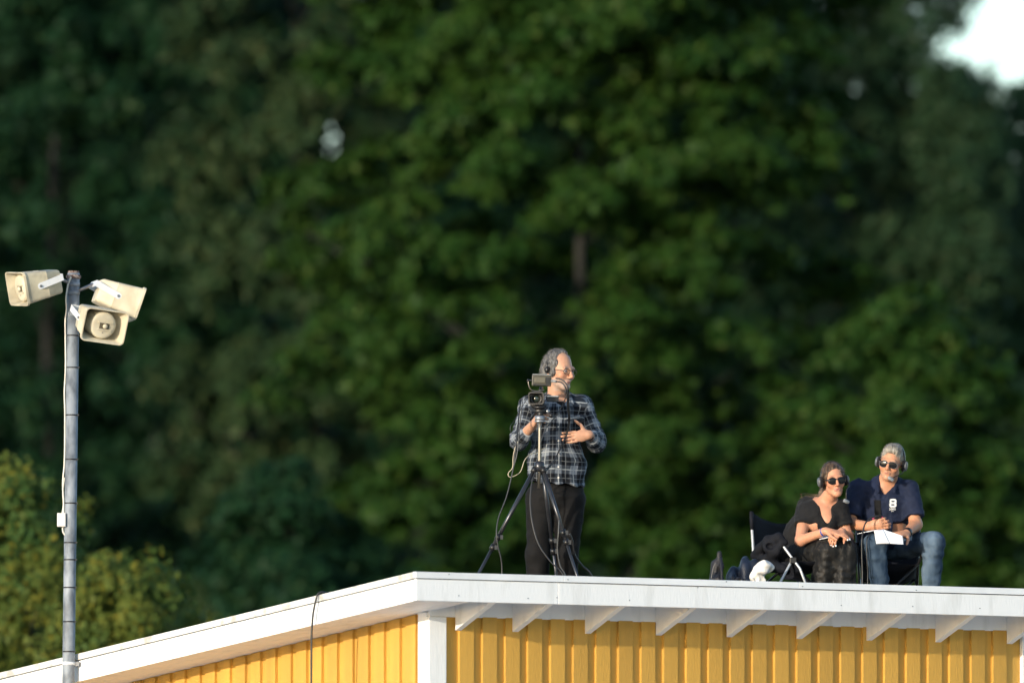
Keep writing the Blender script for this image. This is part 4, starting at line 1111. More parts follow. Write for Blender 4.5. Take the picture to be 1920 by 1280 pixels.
# ------------------------------------------------------------------ seated man in navy polo shirt
Y0 = 74.85
P = lambda px, py, dy=0.0: at(px, py, Y0+dy)
bx = P(1662, 1100); base = np.array([bx[0], Y0, roof_z(bx[0], Y0) - .012]); floor = base[2]
fl = lambda px, dy: A3(P(px,1090,dy)[0], Y0+dy, roof_z(P(px,1090,dy)[0], Y0+dy) - .012)
sm = root('person', base, 'seated person in navy polo shirt, faded jeans and sunglasses holding papers', 'person')
O = P(1671, 868, -.06); Rm = rot3(R(-13), R(6), R(10)); HK = .95
sr, sl_ = P(1608,916,.03), P(1704,918,.03)
er, wr_ = P(1593,982,-.05), P(1630,986,-.24)
el, wl = P(1717,983,-.05), P(1699,1000,-.22)
pv = P(1660,1022,.15)
hR, hL = P(1641,1026,.13), P(1682,1026,.13)
kR, kL = P(1641,1018,-.30), P(1751,1016,-.16)
aR, aL = fl(1653,-.27) + A3(0,0,.09), fl(1742,-.13) + A3(0,0,.09)
lo = A3(P(1570,0)[0], Y0-.55, floor-.04); hi = A3(P(1785,0)[0], Y0+.36, P(0,822)[2])
v = Vol(lo, hi, .0054)
v.ell(P(1660,955,.06), (.150,.10,.20), rot3(0,R(14),0), .05); v.ell(P(1660,1000,.11), (.145,.11,.13), k=.05)
v.cap(sr, sl_, .055, k=.04)
v.cap(sr, er, .046, .040, .03); v.cap(er, wr_, .041, .029, .02); v.cap(sl_, el, .046, .040, .03); v.cap(el, wl, .043, .029, .02)
v.chain([hR, kR, aR], [.082,.056,.042], .03); v.chain([hL, kL, aL], [.082,.056,.042], .03)
for a_ in (aR, aL): v.cap(a_-A3(0,0,.045), a_+A3(.01,-.15,-.055), .035, .03, .03)
v.cap(O + Rm @ A3(0,.02,-.06), P(1660,912,.03), .056, .064, .03)
add_head(v, O, Rm, k=HK)
add_hand(v, wr_, A3(.85,-.35,.12), A3(.25,.8,.15), -1, (.55,.75,.5), .04, thumb=(.5,.0))
add_hand(v, wl, P(1680,1002,-.31)-wl, A3(-.3,.2,-.9), 1, (.2,.3,.2), .05, thumb=(.3,.1))
vol_obj('body', v, M['skin'], sm, base, 0, skin_color((.52,.25,.145), O, Rm, HK, lips=(.38,.16,.12), brow=(.22,.17,.12), beard=((.40,.25,.17), .3)))
# navy polo shirt
v = Vol(A3(lo[0], Y0-.25, P(0,1030)[2]), A3(hi[0], hi[1], P(0,888)[2]), .0055)
v.ell(P(1659,955,.055), (.166,.116,.21), rot3(0,R(14),0), .04); v.ell(P(1658,1000,.09), (.150,.125,.14), k=.05)
v.cap(sr + A3(0,0,-.012), sl_ + A3(0,0,-.012), .063, k=.045); v.cap(P(1662,908,.045), P(1660,930,.05), .085, .13, .05, flat=(A3(0,1,0),1.15))
v.cap(sr, sr + (er-sr)*.80, .064, .070, .03); v.cap(sl_, sl_ + (el-sl_)*.80, .064, .070, .03)
v.cap(P(1662,904,-.06), P(1655,934,-.075), .046, .016, .010, 'sub')
v.cap(O + Rm @ A3(0,.02,-.06), P(1661,912,.025), .060, .067, .010, 'sub')
# square sleeve ends
for a_, b_ in ((sr,er),(sl_,el)):
    t = (b_-a_)/np.linalg.norm(b_-a_); c = a_ + (b_-a_)*.80 + t*.09; v.box(c, (.13,.13,.09), np.array(Vector(t).to_track_quat('Z','Y').to_matrix()), .004, .004, 'sub')
for s, px in ((-1,1642), (1,1682)):
    v.cap(P(px,899,.0), P(px-s*5,922,-.085), .020, .012, .010, flat=(A3(0,1,0),1.6))
v.disp(lambda Q: bandnoise(Q, 11))
pol, PV, PF = vol_obj('polo_shirt', v, M['navy'], sm, base)
bvh = BVHTree.FromPolygons([tuple(p) for p in PV], [tuple(map(int, f)) for f in PF])
def stick(px, py, lift=.004):
    p = at(px, py, Y0-.6); h = bvh.ray_cast(Vector(p), Vector((0,1,0)))
    return np.array(h[0]) + A3(0,-lift,0) if h[0] is not None else at(px, py, Y0-.1)
def decal(name, rings_px, m, parent, closed=True):
    """flat print on the cloth, given in picture points and laid on the shirt surface"""
    o_, i_ = rings_px; n = len(o_); V = [stick(*p) for p in o_] + [stick(*p) for p in i_] ; F = []
    for k in range(n): F.append((k, (k+1) % n, n+(k+1) % n, n+k))
    V2 = [p + A3(0,.0015,0) for p in V]; mb = MB().add(V + V2, F + [tuple(2*n+i for i in reversed(f)) for f in F]); return mb.build(name, m, parent, off=base)
def sq(cx, cy, w, h, r, n=6): return [(cx+p[0], cy-p[2]) for p in rrect(w, h, r, 0, n)]
decal('number_print', (sq(1679.5,932.3,13.4,9.4,3.6), sq(1679.5,932.3,5.6,2.6,.8)), M['print'], pol)
decal('number_print', (sq(1679.2,938.9,13.8,9.4,3.8), sq(1679.2,938.9,6.0,2.6,.8)), M['print'], pol)
def glyphs(txt, cx, cy, size, name):
    cu = bpy.data.curves.new(name, 'FONT'); cu.body = txt; cu.size = size; cu.align_x = 'CENTER'; cu.align_y = 'CENTER'; cu.offset = .012*size
    o = bpy.data.objects.new(name, cu); COL.objects.link(o); dg = bpy.context.evaluated_depsgraph_get(); me = bpy.data.meshes.new_from_object(o.evaluated_get(dg)); bpy.data.objects.remove(o)
    V = [stick(cx + v_.co.x, cy - v_.co.y) - base for v_ in me.vertices]
    F = [tuple(p.vertices) for p in me.polygons]; bpy.data.meshes.remove(me)
    return put(name, mesh_np(name, V, F), M['print'], pol)
glyphs('SIMB', 1678.6, 947.0, 6.2, 'word_print'); glyphs('play', 1678.8, 950.4, 3.0, 'word_print')
glyphs('B3', 1586.8+1.5, 954.8, 4.0, 'sleeve_print')
# black lanyard strap with pink prints, hanging from the collar
ln_ = [stick(x, y, .010) for x, y in ((1650,930),(1650.5,945),(1651,960),(1652,975),(1653,990))]
mb = MB()
mb.loft([[p + A3(-.021,-.004,0), p + A3(.021,-.004,0), p + A3(.021,.004,0), p + A3(-.021,.004,0)] for p in ln_])
la = mb.build('lanyard', M['black_cotton'], sm, off=base)
for px, py, w, h in ((1642.5,964,3.5,5),(1659,963,3,4),(1658,969,3,4),(1661.5,986,3.4,6)):
    decal('pink_print', (sq(px,py,w,h,.8), sq(px,py,.4,.4,.1)), M['pink'] if h != 4 or px > 1658.5 else M['silver_plastic'], pol)
# jeans
v = Vol(A3(lo[0], lo[1], floor-.01), A3(hi[0], hi[1], P(0,985)[2]), .0055)
v.ell(P(1660,1018,.14), (.165,.13,.11), k=.04)
v.chain([hR, kR], [.092,.072], .03); v.chain([kR, aR + A3(0,0,-.03)], [.071,.056], .02); v.chain([hL, kL], [.090,.072], .03); v.chain([kL, aL + A3(0,0,-.03)], [.071,.053], .02)
v.half((0,0,floor+.04), (0,0,-1)); v.half(P(0,992), (0,0,1))
v.disp(lambda Q: .006*vnoise(Q*A3(1,1,1.5), .05, 21) + .005*vnoise(Q*A3(.8,.8,2.4), .07, 24) + .003*vnoise(Q, .02, 27))
vol_obj('jeans', v, M['denim'], sm, base)
for a_ in (aR, aL):
    v = Vol(a_ + A3(-.09,-.26,-.12), a_ + A3(.11,.13,.03), .006)
    v.cap(a_ + A3(0,.04,-.045), a_ + A3(.01,-.15,-.052), .042, .040, .03); v.cap(a_ + A3(0,.03,-.01), a_ + A3(0,.02,-.04), .042, .044, .02); v.half(a_ + A3(0,0,-.088), (0,0,-1))
    vol_obj('shoe', v, M['shoe'], sm, base)
# short silver hair swept up
HH = lambda *p: O + Rm @ (np.array(p)*HK)
v = Vol(O-.16, O+.18, .004)
v.ell(HH(0,.022,.040), np.array([.077,.096,.089])*HK, Rm, .02); v.ell(HH(0,-.035,.096), np.array([.048,.042,.026])*HK, Rm, .03); v.ell(HH(.006,.0,.112), np.array([.050,.055,.018])*HK, Rm, .02)
v.ell(HH(0,-.095,-.020), np.array([.080,.070,.106])*HK, Rm, .01, 'sub')
v.half(HH(0,.0,-.012), Rm @ A3(0,-.55,-1), .01)
v.disp(lambda Q: .003*vnoise(Q, .03, 5) + .004*vnoise(Q*A3(1,.3,.3), .008, 7))
hr, HV, HF = vol_obj('hair', v, M['hair_silver'], sm, base, 0)
strands('loose_hair', HV, O, Rm, HK, hr, base, M['hair_silver'], 800, .020, .0010, lambda q: (.3, .6, .9 if q[2] > .07 else -.4), 5, lambda Q: np.ones(len(Q), bool))
shades(O, Rm, HK, sm, base)
d_ = (wl-el)/np.linalg.norm(wl-el)
MB().tube([wl - d_*.034, wl - d_*.004], .0335, 14).build('wrist_watch', M['black_plastic'], sm, True, base)
headset(O, Rm, HK, 'black and grey headset with boom microphone worn on silver hair above the navy polo shirt', base, 1, silver=True, mic_at=(.034,-.108,-.098), tilt=.9, cup=.038)

# papers on his lap
pr = root('paper_sheets', P(1660,1000,-.36), 'white paper sheets lying on the lap and hanging over the jeans knee', 'paper'); pb_ = np.array(pr.location)
V_, F_ = patch([P(1639,993.5,-.395), P(1657,992,-.385), P(1669.5,1018.5,-.42), P(1643,1019,-.43)], (0,-.01,0), 8, .0012); MB().add(V_, F_).build('sheet_half', M['paper'], pr, True, pb_)
V_, F_ = patch([P(1657,992,-.385), P(1692.5,1004,-.37), P(1694,1020,-.40), P(1669.5,1018.5,-.42)], (0,.012,0), 8, .0012); MB().add(V_, F_).build('sheet_half', M['paper'], pr, True, pb_)
V_, F_ = patch([P(1607,1000.5,-.33), P(1640,994,-.39), P(1656,992.5,-.38), P(1630,994.5,-.25)], (0,0,.004), 6, .002); MB().add(V_, F_).build('lower_sheet', M['paper'], pr, True, pb_)
# hand-held cable
cb = [P(1654,966,-.17), P(1640,968,-.30), P(1630,972,-.33), P(1622,982,-.36), P(1618,996,-.38), P(1616,1012,-.40), P(1616,1040,-.40), P(1617,1075,-.40)]
o = cable('black cable looping from the hand of the person in navy polo down past the knees', cb + [roofpt(1618,Y0-.4), roofpt(1640,Y0-.15)], .005, M['cable_black'])
o['group'] = 'cables by the seated pair'
o = cable('thinner black cable dropping straight down between the two seated people', [P(1632,1000,-.35), P(1626,1010,-.38), P(1625,1040,-.39), P(1627,1075,-.38), roofpt(1628,Y0-.36), roofpt(1650,Y0-.1)], .0035, M['cable_black'])
o['group'] = 'cables by the seated pair'

# ------------------------------------------------------------------ camp chairs
M['chair_cloth'] = mat('black_chair_cloth', (.007,.008,.012), .8, .2, 10, .3, 350, spec=.2)
M['pole_grey'] = mat('grey_coated_tube', (.40,.42,.44), .35, .06, 20, metal=.3)
M['pole_black'] = mat('black_coated_tube', (.015,.015,.016), .35, .1, 20)
def camp_chair(name, label, cx_px, Yc, m_pole, seat_h=.36, w=.50, dpt=.42, rz=0.0):
    c = at(cx_px, 1090, Yc); fz = lambda x, y: roof_z(x, y) - .012
    cb_ = np.array([c[0], Yc, fz(c[0], Yc)]); r_ = root(name, cb_, label, 'chair', 'folding camp chairs')
    ca, sa = math.cos(rz), math.sin(rz)
    def q(x, y, z): X, Yq = c[0]+x*ca-y*sa, Yc+x*sa+y*ca; return np.array([X, Yq, cb_[2]+z])
    def foot(x, y): p = q(x, y, 0); p[2] = fz(p[0], p[1]); return p
    hw, hd_ = w/2, dpt/2
    FLf, FRf, BLf, BRf = foot(-hw,-hd_), foot(hw,-hd_), foot(-hw,hd_), foot(hw,hd_)
    sFL, sFR, sBL, sBR = q(-hw,-hd_-.02,seat_h+.06), q(hw,-hd_-.02,seat_h+.06), q(-hw,hd_,seat_h-.02), q(hw,hd_,seat_h-.02)
    tBL, tBR = q(-hw-.03,hd_+.14,seat_h+.40), q(hw+.03,hd_+.14,seat_h+.40)
    aFL, aFR, aBL, aBR = q(-hw-.06,-hd_-.02,seat_h+.20), q(hw+.06,-hd_-.02,seat_h+.20), q(-hw-.06,hd_+.06,seat_h+.19), q(hw+.06,hd_+.06,seat_h+.19)
    rr = .0088
    for a_, b_ in ((FLf,sFR),(FRf,sFL),(BLf,sBR),(BRf,sBL),(FLf,sBL),(BLf,sFL),(FRf,sBR),(BRf,sFR)):
        MB().tube([a_ + A3(0,0,.012), b_], rr, 8).build('cross_tube', m_pole, r_, True, cb_)
    for a_, b_ in ((BLf,tBL),(BRf,tBR)): MB().tube([a_ + A3(0,.01,.012), b_], rr*1.08, 8).build('back_tube', m_pole, r_, True, cb_)
    for a_, b_ in ((sFL,aFL),(sFR,aFR)): MB().tube([a_, b_], rr, 8).build('arm_tube', m_pole, r_, True, cb_)
    for f in (FLf,FRf,BLf,BRf): MB().tube([f, f + A3(0,0,.03)], [.022,.014], 10).build('foot_cap', M['black_plastic'], r_, True, cb_)
    V_, F_ = patch([sFL,sFR,sBR,sBL], (0,.02,-.09), 12, .008, .004); MB().add(V_, F_).build('seat', M['chair_cloth'], r_, True, cb_)
    V_, F_ = patch([sBL + A3(0,.02,.0), sBR + A3(0,.02,.0), tBR, tBL], (0,.07,-.05), 14, .008, .006); MB().add(V_, F_).build('backrest', M['chair_cloth'], r_, True, cb_)
    for a_, b_ in ((aFL,aBL),(aFR,aBR)):
        V_, F_ = patch([a_+A3(-.035,0,0), a_+A3(.035,0,0), b_+A3(.035,0,0), b_+A3(-.035,0,0)], (0,0,-.015), 6, .008, .003); MB().add(V_, F_).build('armrest', M['chair_cloth'], r_, True, cb_)
    return r_
camp_chair('camp_chair', 'black folding camp chair under the person in faded jeans', 1668, 75.02, M['pole_black'], seat_h=.30, w=.36)

# ------------------------------------------------------------------ seated woman in black
Y0 = 74.72
P = lambda px, py, dy=0.0: at(px, py, Y0+dy)
bx = P(1530, 1100); base = np.array([bx[0], Y0, roof_z(bx[0], Y0) - .012]); floor = base[2]
fl = lambda px, dy: A3(P(px,1090,dy)[0], Y0+dy, roof_z(P(px,1090,dy)[0], Y0+dy) - .012)
wm = root('person', base, 'seated person in black T-shirt, large sunglasses and headset, leaning forward with crossed hands', 'person')
O = P(1563, 900, -.12); Rm = rot3(R(12), R(2), R(-5)); HK = .925
sr, sl_ = P(1511,949,.03), P(1573,953,-.02)
er, wr_ = P(1501,1013,-.16), P(1549,995,-.29)
el, wl = P(1590,1008,-.06), P(1578,996,-.26)
pv = P(1492,1035,.16)
hR, hL = P(1494,1037,.10), P(1512,1040,.16)
kR, kL = P(1554,1033,-.24), P(1584,1031,-.22)
aR, aL = fl(1540,-.16) + A3(0,0,.09), fl(1580,-.20) + A3(0,0,.09)
lo = A3(P(1455,0)[0], Y0-.55, floor-.04); hi = A3(P(1625,0)[0], Y0+.36, P(0,855)[2])
v = Vol(lo, hi, .0052)
v.chain([pv, P(1508,1000,.10), P(1532,970,.03)], [.115,.100,.105], .05); v.ell(P(1538,965,-.02), (.125,.09,.10), rot3(0,0,R(20)), .05)
v.cap(sr, sl_, .045, k=.04); v.ell(P(1552,978,-.085), (.05,.05,.055), k=.04); v.ell(P(1530,982,-.065), (.05,.05,.055), k=.04)
v.cap(sr, er, .043, .037, .03); v.cap(er, wr_, .036, .025, .02); v.cap(sl_, el, .042, .036, .03); v.cap(el, wl, .035, .025, .02)
v.chain([hR, kR, aR], [.085,.056,.040], .03); v.chain([hL, kL, aL], [.085,.056,.040], .03)
for a_ in (aR, aL): v.cap(a_-A3(0,0,.05), a_+A3(.02,-.13,-.06), .03, .026, .03)
v.cap(O + Rm @ A3(0,.015,-.06), P(1546,946,-.0), .047, .056, .03); v.cap(P(1522,945,.02), P(1567,948,-.02), .040, k=.03)
add_head(v, O, Rm, True, HK)
tips = add_hand(v, wr_, P(1597,1003,-.33)-wr_, A3(.1,.35,-1), -1, (.10,.30,.25), .16, .95, thumb=(.1,.2))
tips += add_hand(v, wl, P(1562,1006,-.335)-wl, A3(.1,.5,-.9), 1, (.30,.70,.5), .08, .92, thumb=(.3,.2))
vol_obj('body', v, M['skin'], wm, base, 0, skin_color((.56,.27,.165), O, Rm, HK, lips=(.42,.15,.14), brow=(.12,.07,.04)))
for t_ in tips:
    MB().obox(t_ + A3(.004,-.006,.0), .0042, .003, .006).build('fingernail', mat('pale_nail', (.62,.70,.78), .3) if 'pale_nail' not in bpy.data.materials else bpy.data.materials['pale_nail'], wm, off=base, bevel=.002)
# black T-shirt with V neck
v = Vol(A3(lo[0]-.05, Y0-.30, P(0,1060)[2]), A3(hi[0], hi[1], P(0,925)[2]), .0055)
v.chain([pv, P(1507,1000,.10), P(1530,972,.035)], [.128,.112,.114], .05); v.ell(P(1537,967,-.015), (.142,.105,.11), rot3(0,0,R(20)), .05)
v.ell(P(1553,979,-.085), (.056,.056,.06), k=.05); v.ell(P(1530,983,-.065), (.056,.056,.06), k=.05)
v.cap(sr, sl_, .052, k=.04); v.cap(sr, sr + (er-sr)*.58, .056, .061, .03); v.cap(sl_, sl_ + (el-sl_)*.6, .058, .060, .03)
v.cap(P(1551,938,-.13), P(1552,985,-.165), .075, .022, .008, 'sub'); v.cap(P(1540,930,-.05), P(1560,930,-.08), .05, .05, .01, 'sub'); v.cap(O + Rm @ A3(0,.015,-.06), P(1547,942,-.01), .052, .060, .008, 'sub')
for a_, b_, f in ((sr,er,.58),(sl_,el,.6)):
    t = (b_-a_)/np.linalg.norm(b_-a_); c = a_ + (b_-a_)*f + t*.08; v.box(c, (.10,.10,.08), np.array(Vector(t).to_track_quat('Z','Y').to_matrix()), .004, .004, 'sub')
v.disp(lambda Q: bandnoise(Q, 31))
vol_obj('t_shirt', v, M['black_cotton'], wm, base)
# patterned black trousers
v = Vol(A3(lo[0]-.06, lo[1], floor-.01), A3(hi[0], hi[1], P(0,1000)[2]), .0055)
v.ell(pv + A3(0,-.02,-.01), (.15,.15,.11), k=.04)
v.chain([hR, kR], [.098,.078], .03); v.chain([kR, aR + A3(-.015,0,-.03)], [.078,.090], .02); v.chain([hL, kL], [.098,.074], .03); v.chain([kL, aL + A3(0,0,-.03)], [.082,.086], .02)
v.half((0,0,floor+.025), (0,0,-1))
v.disp(lambda Q: .010*vnoise(Q*A3(1.3,1.3,.35), .045, 41) + .005*vnoise(Q*A3(1,1,1.6), .04, 44))
vol_obj('trousers', v, M['velvet'], wm, base)
for a_ in (aR, aL):
    v = Vol(a_ + A3(-.09,-.24,-.12), a_ + A3(.11,.13,.03), .006)
    v.cap(a_ + A3(0,.04,-.05), a_ + A3(.02,-.13,-.056), .036, .034, .03); v.half(a_ + A3(0,0,-.088), (0,0,-1)); vol_obj('shoe', v, M['shoe'], wm, base)
# brown hair drawn back into a low tail
HH = lambda *p: O + Rm @ (np.array(p)*HK)
v = Vol(O-.19, O+.17, .004)
v.ell(HH(0,.022,.036), np.array([.083,.101,.094])*HK, Rm, .02); v.ell(HH(0,.05,-.04), np.array([.070,.06,.05])*HK, Rm, .02); v.chain([HH(-.01,.10,-.03), HH(-.05,.13,-.09), HH(-.09,.12,-.13)], [.035,.03,.012], .02)
v.ell(HH(0,-.100,-.005), np.array([.076,.078,.100])*HK, Rm, .012, 'sub')
for s in (-1,1): v.ell(HH(s*.085,.0,-.045), np.array([.03,.03,.035])*HK, Rm, .01, 'sub')
v.disp(lambda Q: .003*vnoise(Q, .03, 5) + .0035*vnoise(Q*A3(1,.5,1), .009, 7))
hr, HV, HF = vol_obj('hair', v, M['hair_brown'], wm, base, 0)
strands('loose_hair', HV, O, Rm, HK, hr, base, M['hair_brown'], 800, .035, .0010, lambda q: (0, 1.0, -.2), 6, lambda Q: np.ones(len(Q), bool))
hs = MB()
for k in range(5): hs.tube(spline([HH(-.05,.10,-.10), P(1515-3*k,925+k*2,.02), P(1507-k*1.5,924+k*2.2,.0), P(1500+k,926+k,-.01)], 4), .0013, 4)
hs.build('loose_strands', M['hair_brown'], wm, True, base)
shades(O, Rm, HK, wm, base, True)
d_ = (wr_-er)/np.linalg.norm(wr_-er)
MB().tube([wr_ - d_*.030, wr_ - d_*.020], .029, 14).build('bracelet', M['blue_band'], wm, True, base)
headset(O, Rm, HK, 'grey-black headset with lowered boom microphone worn over brown drawn-back hair', base, 1, silver=True, mic_at=(.052,-.11,-.155), tilt=.3, cup=.038)
# pen and notes
pn = MB().tube([P(1597,994,-.38), P(1604,1003,-.39)], .004, 8).build('pen', M['black_plastic'], None, True, P(1600,1000,-.38)); pn.location = P(1600,1000,-.38); tag(pn, 'dark pen between the fingers of the leaning person in black', 'pen')
nr = P(1548,1009,-.25); V_, F_ = patch([P(1536,1011,-.27), P(1584,1001,-.30), P(1588,998,-.10), P(1540,1006,-.08)], (0,0,.003), 6, .002)
no = MB().add(V_, F_).build('notepad', M['paper'], None, True, nr); no.location = nr; tag(no, 'white notepad edge on the knees under the crossed hands', 'notepad')

# her chair, turned sideways -------------------------------------------------------------
c = at(1475, 1090, 74.8); cb_ = np.array([c[0], 74.8, roof_z(c[0], 74.8) - .012])
ch = root('camp_chair', cb_, 'black folding camp chair with pale grey tubes and mesh cup holder under the leaning person', 'chair', 'folding camp chairs')
Q = lambda px, py, dy=0.0: at(px, py, 74.75+dy)
def ctube(name, pts, m, r=.0088): return MB().tube(pts, r, 8).build(name, m, ch, True, cb_)
def rf(px, dy): x = at(px, 1090, 74.75+dy)[0]; return np.array([x, 74.75+dy, roof_z(x, 74.75+dy) - .012])
bt = Q(1409,962,.02)
ctube('back_tube', [bt, Q(1410,992,.0), Q(1413,1040,-.04), rf(1418,-.10)], M['pole_grey'], .0095)
ctube('back_tube', [Q(1500,955,.42), Q(1500,1000,.40), rf(1500,.35)], M['pole_grey'], .0095)
MB().tube([bt + A3(0,0,.012), Q(1409.5,975,.012), Q(1410.2,993,.0)], [.013,.014,.0125], 8).build('back_sleeve', M['chair_cloth'], ch, True, cb_)
f1, f2 = rf(1530,-.42), rf(1455,-.40)
ctube('leg_tube', [Q(1461,1009,-.30), Q(1470,1025,-.32), Q(1484,1044,-.34), Q(1500,1065,-.37), f1], M['pole_grey'])
ctube('leg_tube', [f2, Q(1463,1091,-.39), Q(1482,1056,-.345), Q(1486,1048,-.33)], M['pole_grey'])
ctube('leg_tube', [rf(1420,-.08), Q(1440,1090,-.2), Q(1485,1050,-.30)], M['pole_black'])
ctube('leg_tube', [rf(1500,.32), Q(1495,1070,.1), Q(1487,1050,-.28)], M['pole_grey'])
ctube('leg_tube', [rf(1585,.30), Q(1560,1060,.2), Q(1500,1020,.36)], M['pole_grey'])
MB().obox(Q(1487,1050,-.345), .022, .018, .020).build('cross_joint', M['black_plastic'], ch, off=cb_, bevel=.004)
MB().obox(Q(1413,1042,-.05), .018, .014, .014).build('back_joint', M['black_plastic'], ch, off=cb_, bevel=.004)
for f in (f1, f2, rf(1418,-.10), rf(1500,.35)): MB().tube([f, f + A3(0,0,.03)], [.022,.014], 10).build('foot_cap', M['black_plastic'], ch, True, cb_)
V_, F_ = patch([Q(1414,1046,-.03), Q(1500,1050,.38), Q(1500,960,.42), bt], (.06,.10,-.09), 16, .008, .010, edge=.75); MB().add(V_, F_).build('backrest', M['chair_cloth'], ch, True, cb_)
V_, F_ = patch([Q(1426,1058,-.05), Q(1486,1052,-.33), Q(1560,1052,-.20), Q(1500,1052,.34)], (0,0,-.09), 14, .008, .006); MB().add(V_, F_).build('seat', M['chair_cloth'], ch, True, cb_)
V_, F_ = patch([Q(1446,1066,-.22), Q(1487,1053,-.335), Q(1522,1092,-.34), Q(1472,1086,-.26)], (0,.03,-.01), 10, .007, .006); MB().add(V_, F_).build('side_panel', M['chair_cloth'], ch, True, cb_)
# arm strap sweeping to the cup holder
v = Vol(A3(Q(1405,0)[0], 74.30, Q(0,1085)[2]), A3(Q(1482,0)[0], 74.85, Q(0,995)[2]), .006)
v.chain([Q(1412,1042,-.06), Q(1426,1030,-.16), Q(1440,1012,-.26), Q(1460,1008,-.30), Q(1472,1016,-.31)], [.022,.034,.030,.030,.020], .02)
v.chain([Q(1416,1043,-.08), Q(1436,1046,-.22), Q(1455,1034,-.30), Q(1466,1020,-.32)], [.018,.026,.026,.018], .02)
v.ell(Q(1443,1024,-.27), (.045,.05,.048), k=.02); v.ell(Q(1443.5,1023.5,-.335), (.034,.055,.026), rot3(0,0,R(14)), .008, 'sub')
v.chain([Q(1450,1040,-.25), Q(1447,1062,-.22), Q(1470,1066,-.28)], [.035,.034,.03], .03)
v.disp(lambda q: .004*vnoise(q, .05, 51))
vol_obj('armrest', v, M['chair_cloth'], ch, cb_)

# ------------------------------------------------------------------ bags and the white cloth beside the chair
def bag(name, label, cat, px0, px1, ptop, Yb, m, build, group=None):
    x0, x1 = at(px0,1090,Yb)[0], at(px1,1090,Yb)[0]; cx = (x0+x1)/2; zb = roof_z(cx, Yb) - .012; zt = at(cx, ptop, Yb)[2]
    b_ = np.array([cx, Yb, zb]); r_ = root(name, b_, label, cat, group)
    build(r_, b_, x0, x1, zb, zt, m); return r_
M['bag_black'] = mat('black_nylon', (.012,.012,.016), .55, .3, 10, .4, 120, spec=.4)
M['bag_navy'] = mat('navy_nylon', (.008,.013,.028), .5, .3, 10, .4, 120, spec=.4)
def pack(r_, b_, x0, x1, zb, zt, m):
    w = (x1-x0)/2; c = (x0+x1)/2; h = zt-zb; Yb = b_[1]
    v = Vol(A3(x0-.05, Yb-.25, zb-.02), A3(x1+.05, Yb+.25, zt+.06), .006)
    v.cap((c-.01,Yb,zb+w*.9), (c-.004,Yb,zt-w*.75), w*.92, w*.70, .02); v.box((c,Yb,zb+h*.35), (w*.95,.12,h*.34), None, .05, .04)
    v.ell((c+w*.25,Yb-.08,zb+h*.38), (w*.55,.07,h*.34), k=.02); v.cap((c+w*.45,Yb-.02,zt-.05), (c+w*.35,Yb-.02,zt+.03), .028, .02, .02)
    v.half((0,0,zb), (0,0,-1)); v.disp(lambda q: .007*vnoise(q, .05, 61) + .006*vnoise(q*A3(1,1,.4), .03, 64)); vol_obj('pack_body', v, m, r_, b_)
    MB().tube(spline([(c-w*.75,Yb-.10,zb+.02), (c-w*.88,Yb-.09,zb+h*.45), (c-w*.55,Yb-.08,zb+h*.8), (c-w*.1,Yb-.08,zb+h*.92)], 5), .0045, 6).build('piping', M['cable_grey'], r_, True, b_)
    MB().tube(spline([(c+w*.2,Yb-.13,zb+.02), (c+w*.55,Yb-.15,zb+h*.4), (c+w*.62,Yb-.12,zb+h*.75), (c+w*.5,Yb-.05,zt)], 5), .010, 6).build('shoulder_strap', M['bag_black'], r_, True, b_)
    MB().obox((c+w*.75,Yb-.15,zb+h*.36), .006, .004, .022).build('buckle', M['silver_plastic'], r_, off=b_)
bag('backpack', 'black nylon backpack standing upright on the roof, farthest from the camp chairs', 'backpack', 1330, 1358, 1046, 74.25, M['bag_black'], pack)
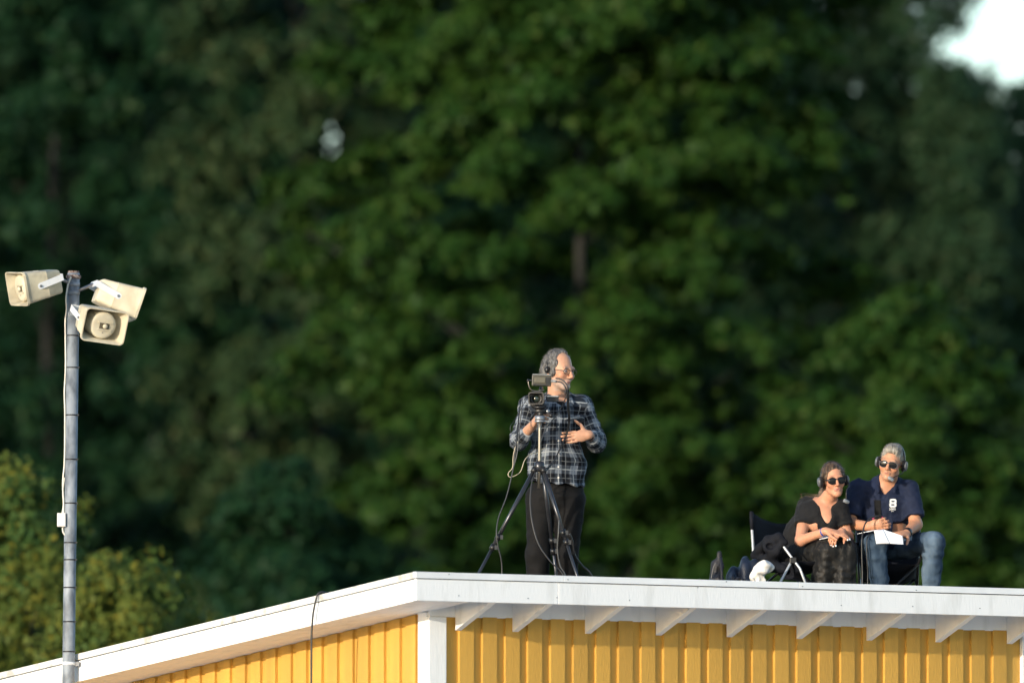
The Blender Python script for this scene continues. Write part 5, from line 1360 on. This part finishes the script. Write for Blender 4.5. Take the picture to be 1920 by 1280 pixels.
def sack(r_, b_, x0, x1, zb, zt, m):
    w = (x1-x0)/2; c = (x0+x1)/2; h = zt-zb; Yb = b_[1]
    v = Vol(A3(x0-.06, Yb-.25, zb-.02), A3(x1+.06, Yb+.28, zt+.05), .006)
    v.ell((x0+w*.55,Yb,zb+h*.40), (w*.60,.14,h*.46), k=.03); v.ell((c+w*.38,Yb+.03,zb+h*.5), (w*.62,.15,h*.54), k=.02); v.cap((x1-w*.15,Yb-.05,zb+.05), (x1-w*.05,Yb-.02,zt-.04), .05, .035, .03)
    v.half((0,0,zb), (0,0,-1)); v.disp(lambda q: .010*vnoise(q, .06, 71) + .006*vnoise(q*A3(1,1,.5), .03, 74)); vol_obj('bag_body', v, m, r_, b_)
    MB().tube(spline([(x0+w*.2,Yb-.12,zb+.03), (x0+w*.6,Yb-.16,zb+h*.55), (c,Yb-.14,zb+h*.62), (c+w*.25,Yb-.16,zb+h*.3)], 5), .012, 6).build('shoulder_strap', M['bag_black'], r_, True, b_)
    MB().obox((c+w*.02,Yb-.165,zb+h*.55), .005, .004, .024, rot3(0,0,R(15))).build('buckle', M['silver_plastic'], r_, off=b_)
bag('shoulder_bag', 'slumped dark navy bag between the backpack and the white cloth', 'bag', 1361, 1414, 1046, 74.35, M['bag_navy'], sack)
def towel(r_, b_, x0, x1, zb, zt, m):
    Yb = b_[1]; Z = lambda px, py, dy=0: at(px, py, Yb+dy)
    v = Vol(A3(x0-.05, Yb-.18, zb-.02), A3(x1+.05, Yb+.2, zt+.04), .005)
    v.chain([Z(1420,1066), Z(1430,1060,-.02), Z(1441,1064), Z(1449,1063)], [.030,.036,.034,.012], .02); v.ell(Z(1428,1071,-.02), (.045,.05,.022), k=.015)
    v.cap(Z(1424,1075), A3(Z(1416,0)[0]+.0,Yb-.01,zb+.02), .022, .05, .02); v.cap(Z(1425,1075), A3(Z(1428,0)[0],Yb-.02,zb+.02), .022, .035, .02)
    v.cap(Z(1418,1078,-.01), A3(Z(1412,0)[0],Yb,zb+.02), .02, .03, .02); v.ell(Z(1414,1082), (.03,.04,.04), k=.02); v.ell(Z(1437,1059,-.02), (.03,.04,.02), k=.015)
    v.half((0,0,zb), (0,0,-1)); v.disp(lambda q: .008*np.sin(q[:,0]*150 + 6*vnoise(q,.06,81))*np.clip((at(0,1074,Yb)[2]-q[:,2])/.05,0,1) + .008*vnoise(q, .03, 84))
    vol_obj('cloth_folds', v, m, r_, b_)
M['towel'] = mat('white_towel', (.66,.64,.61), .9, .06, 20, .3, 300)
bag('white_cloth', 'crumpled white cloth bundle knotted and slumped on the roof beside the camp chair', 'cloth', 1410, 1449, 1053, 74.15, M['towel'], towel)
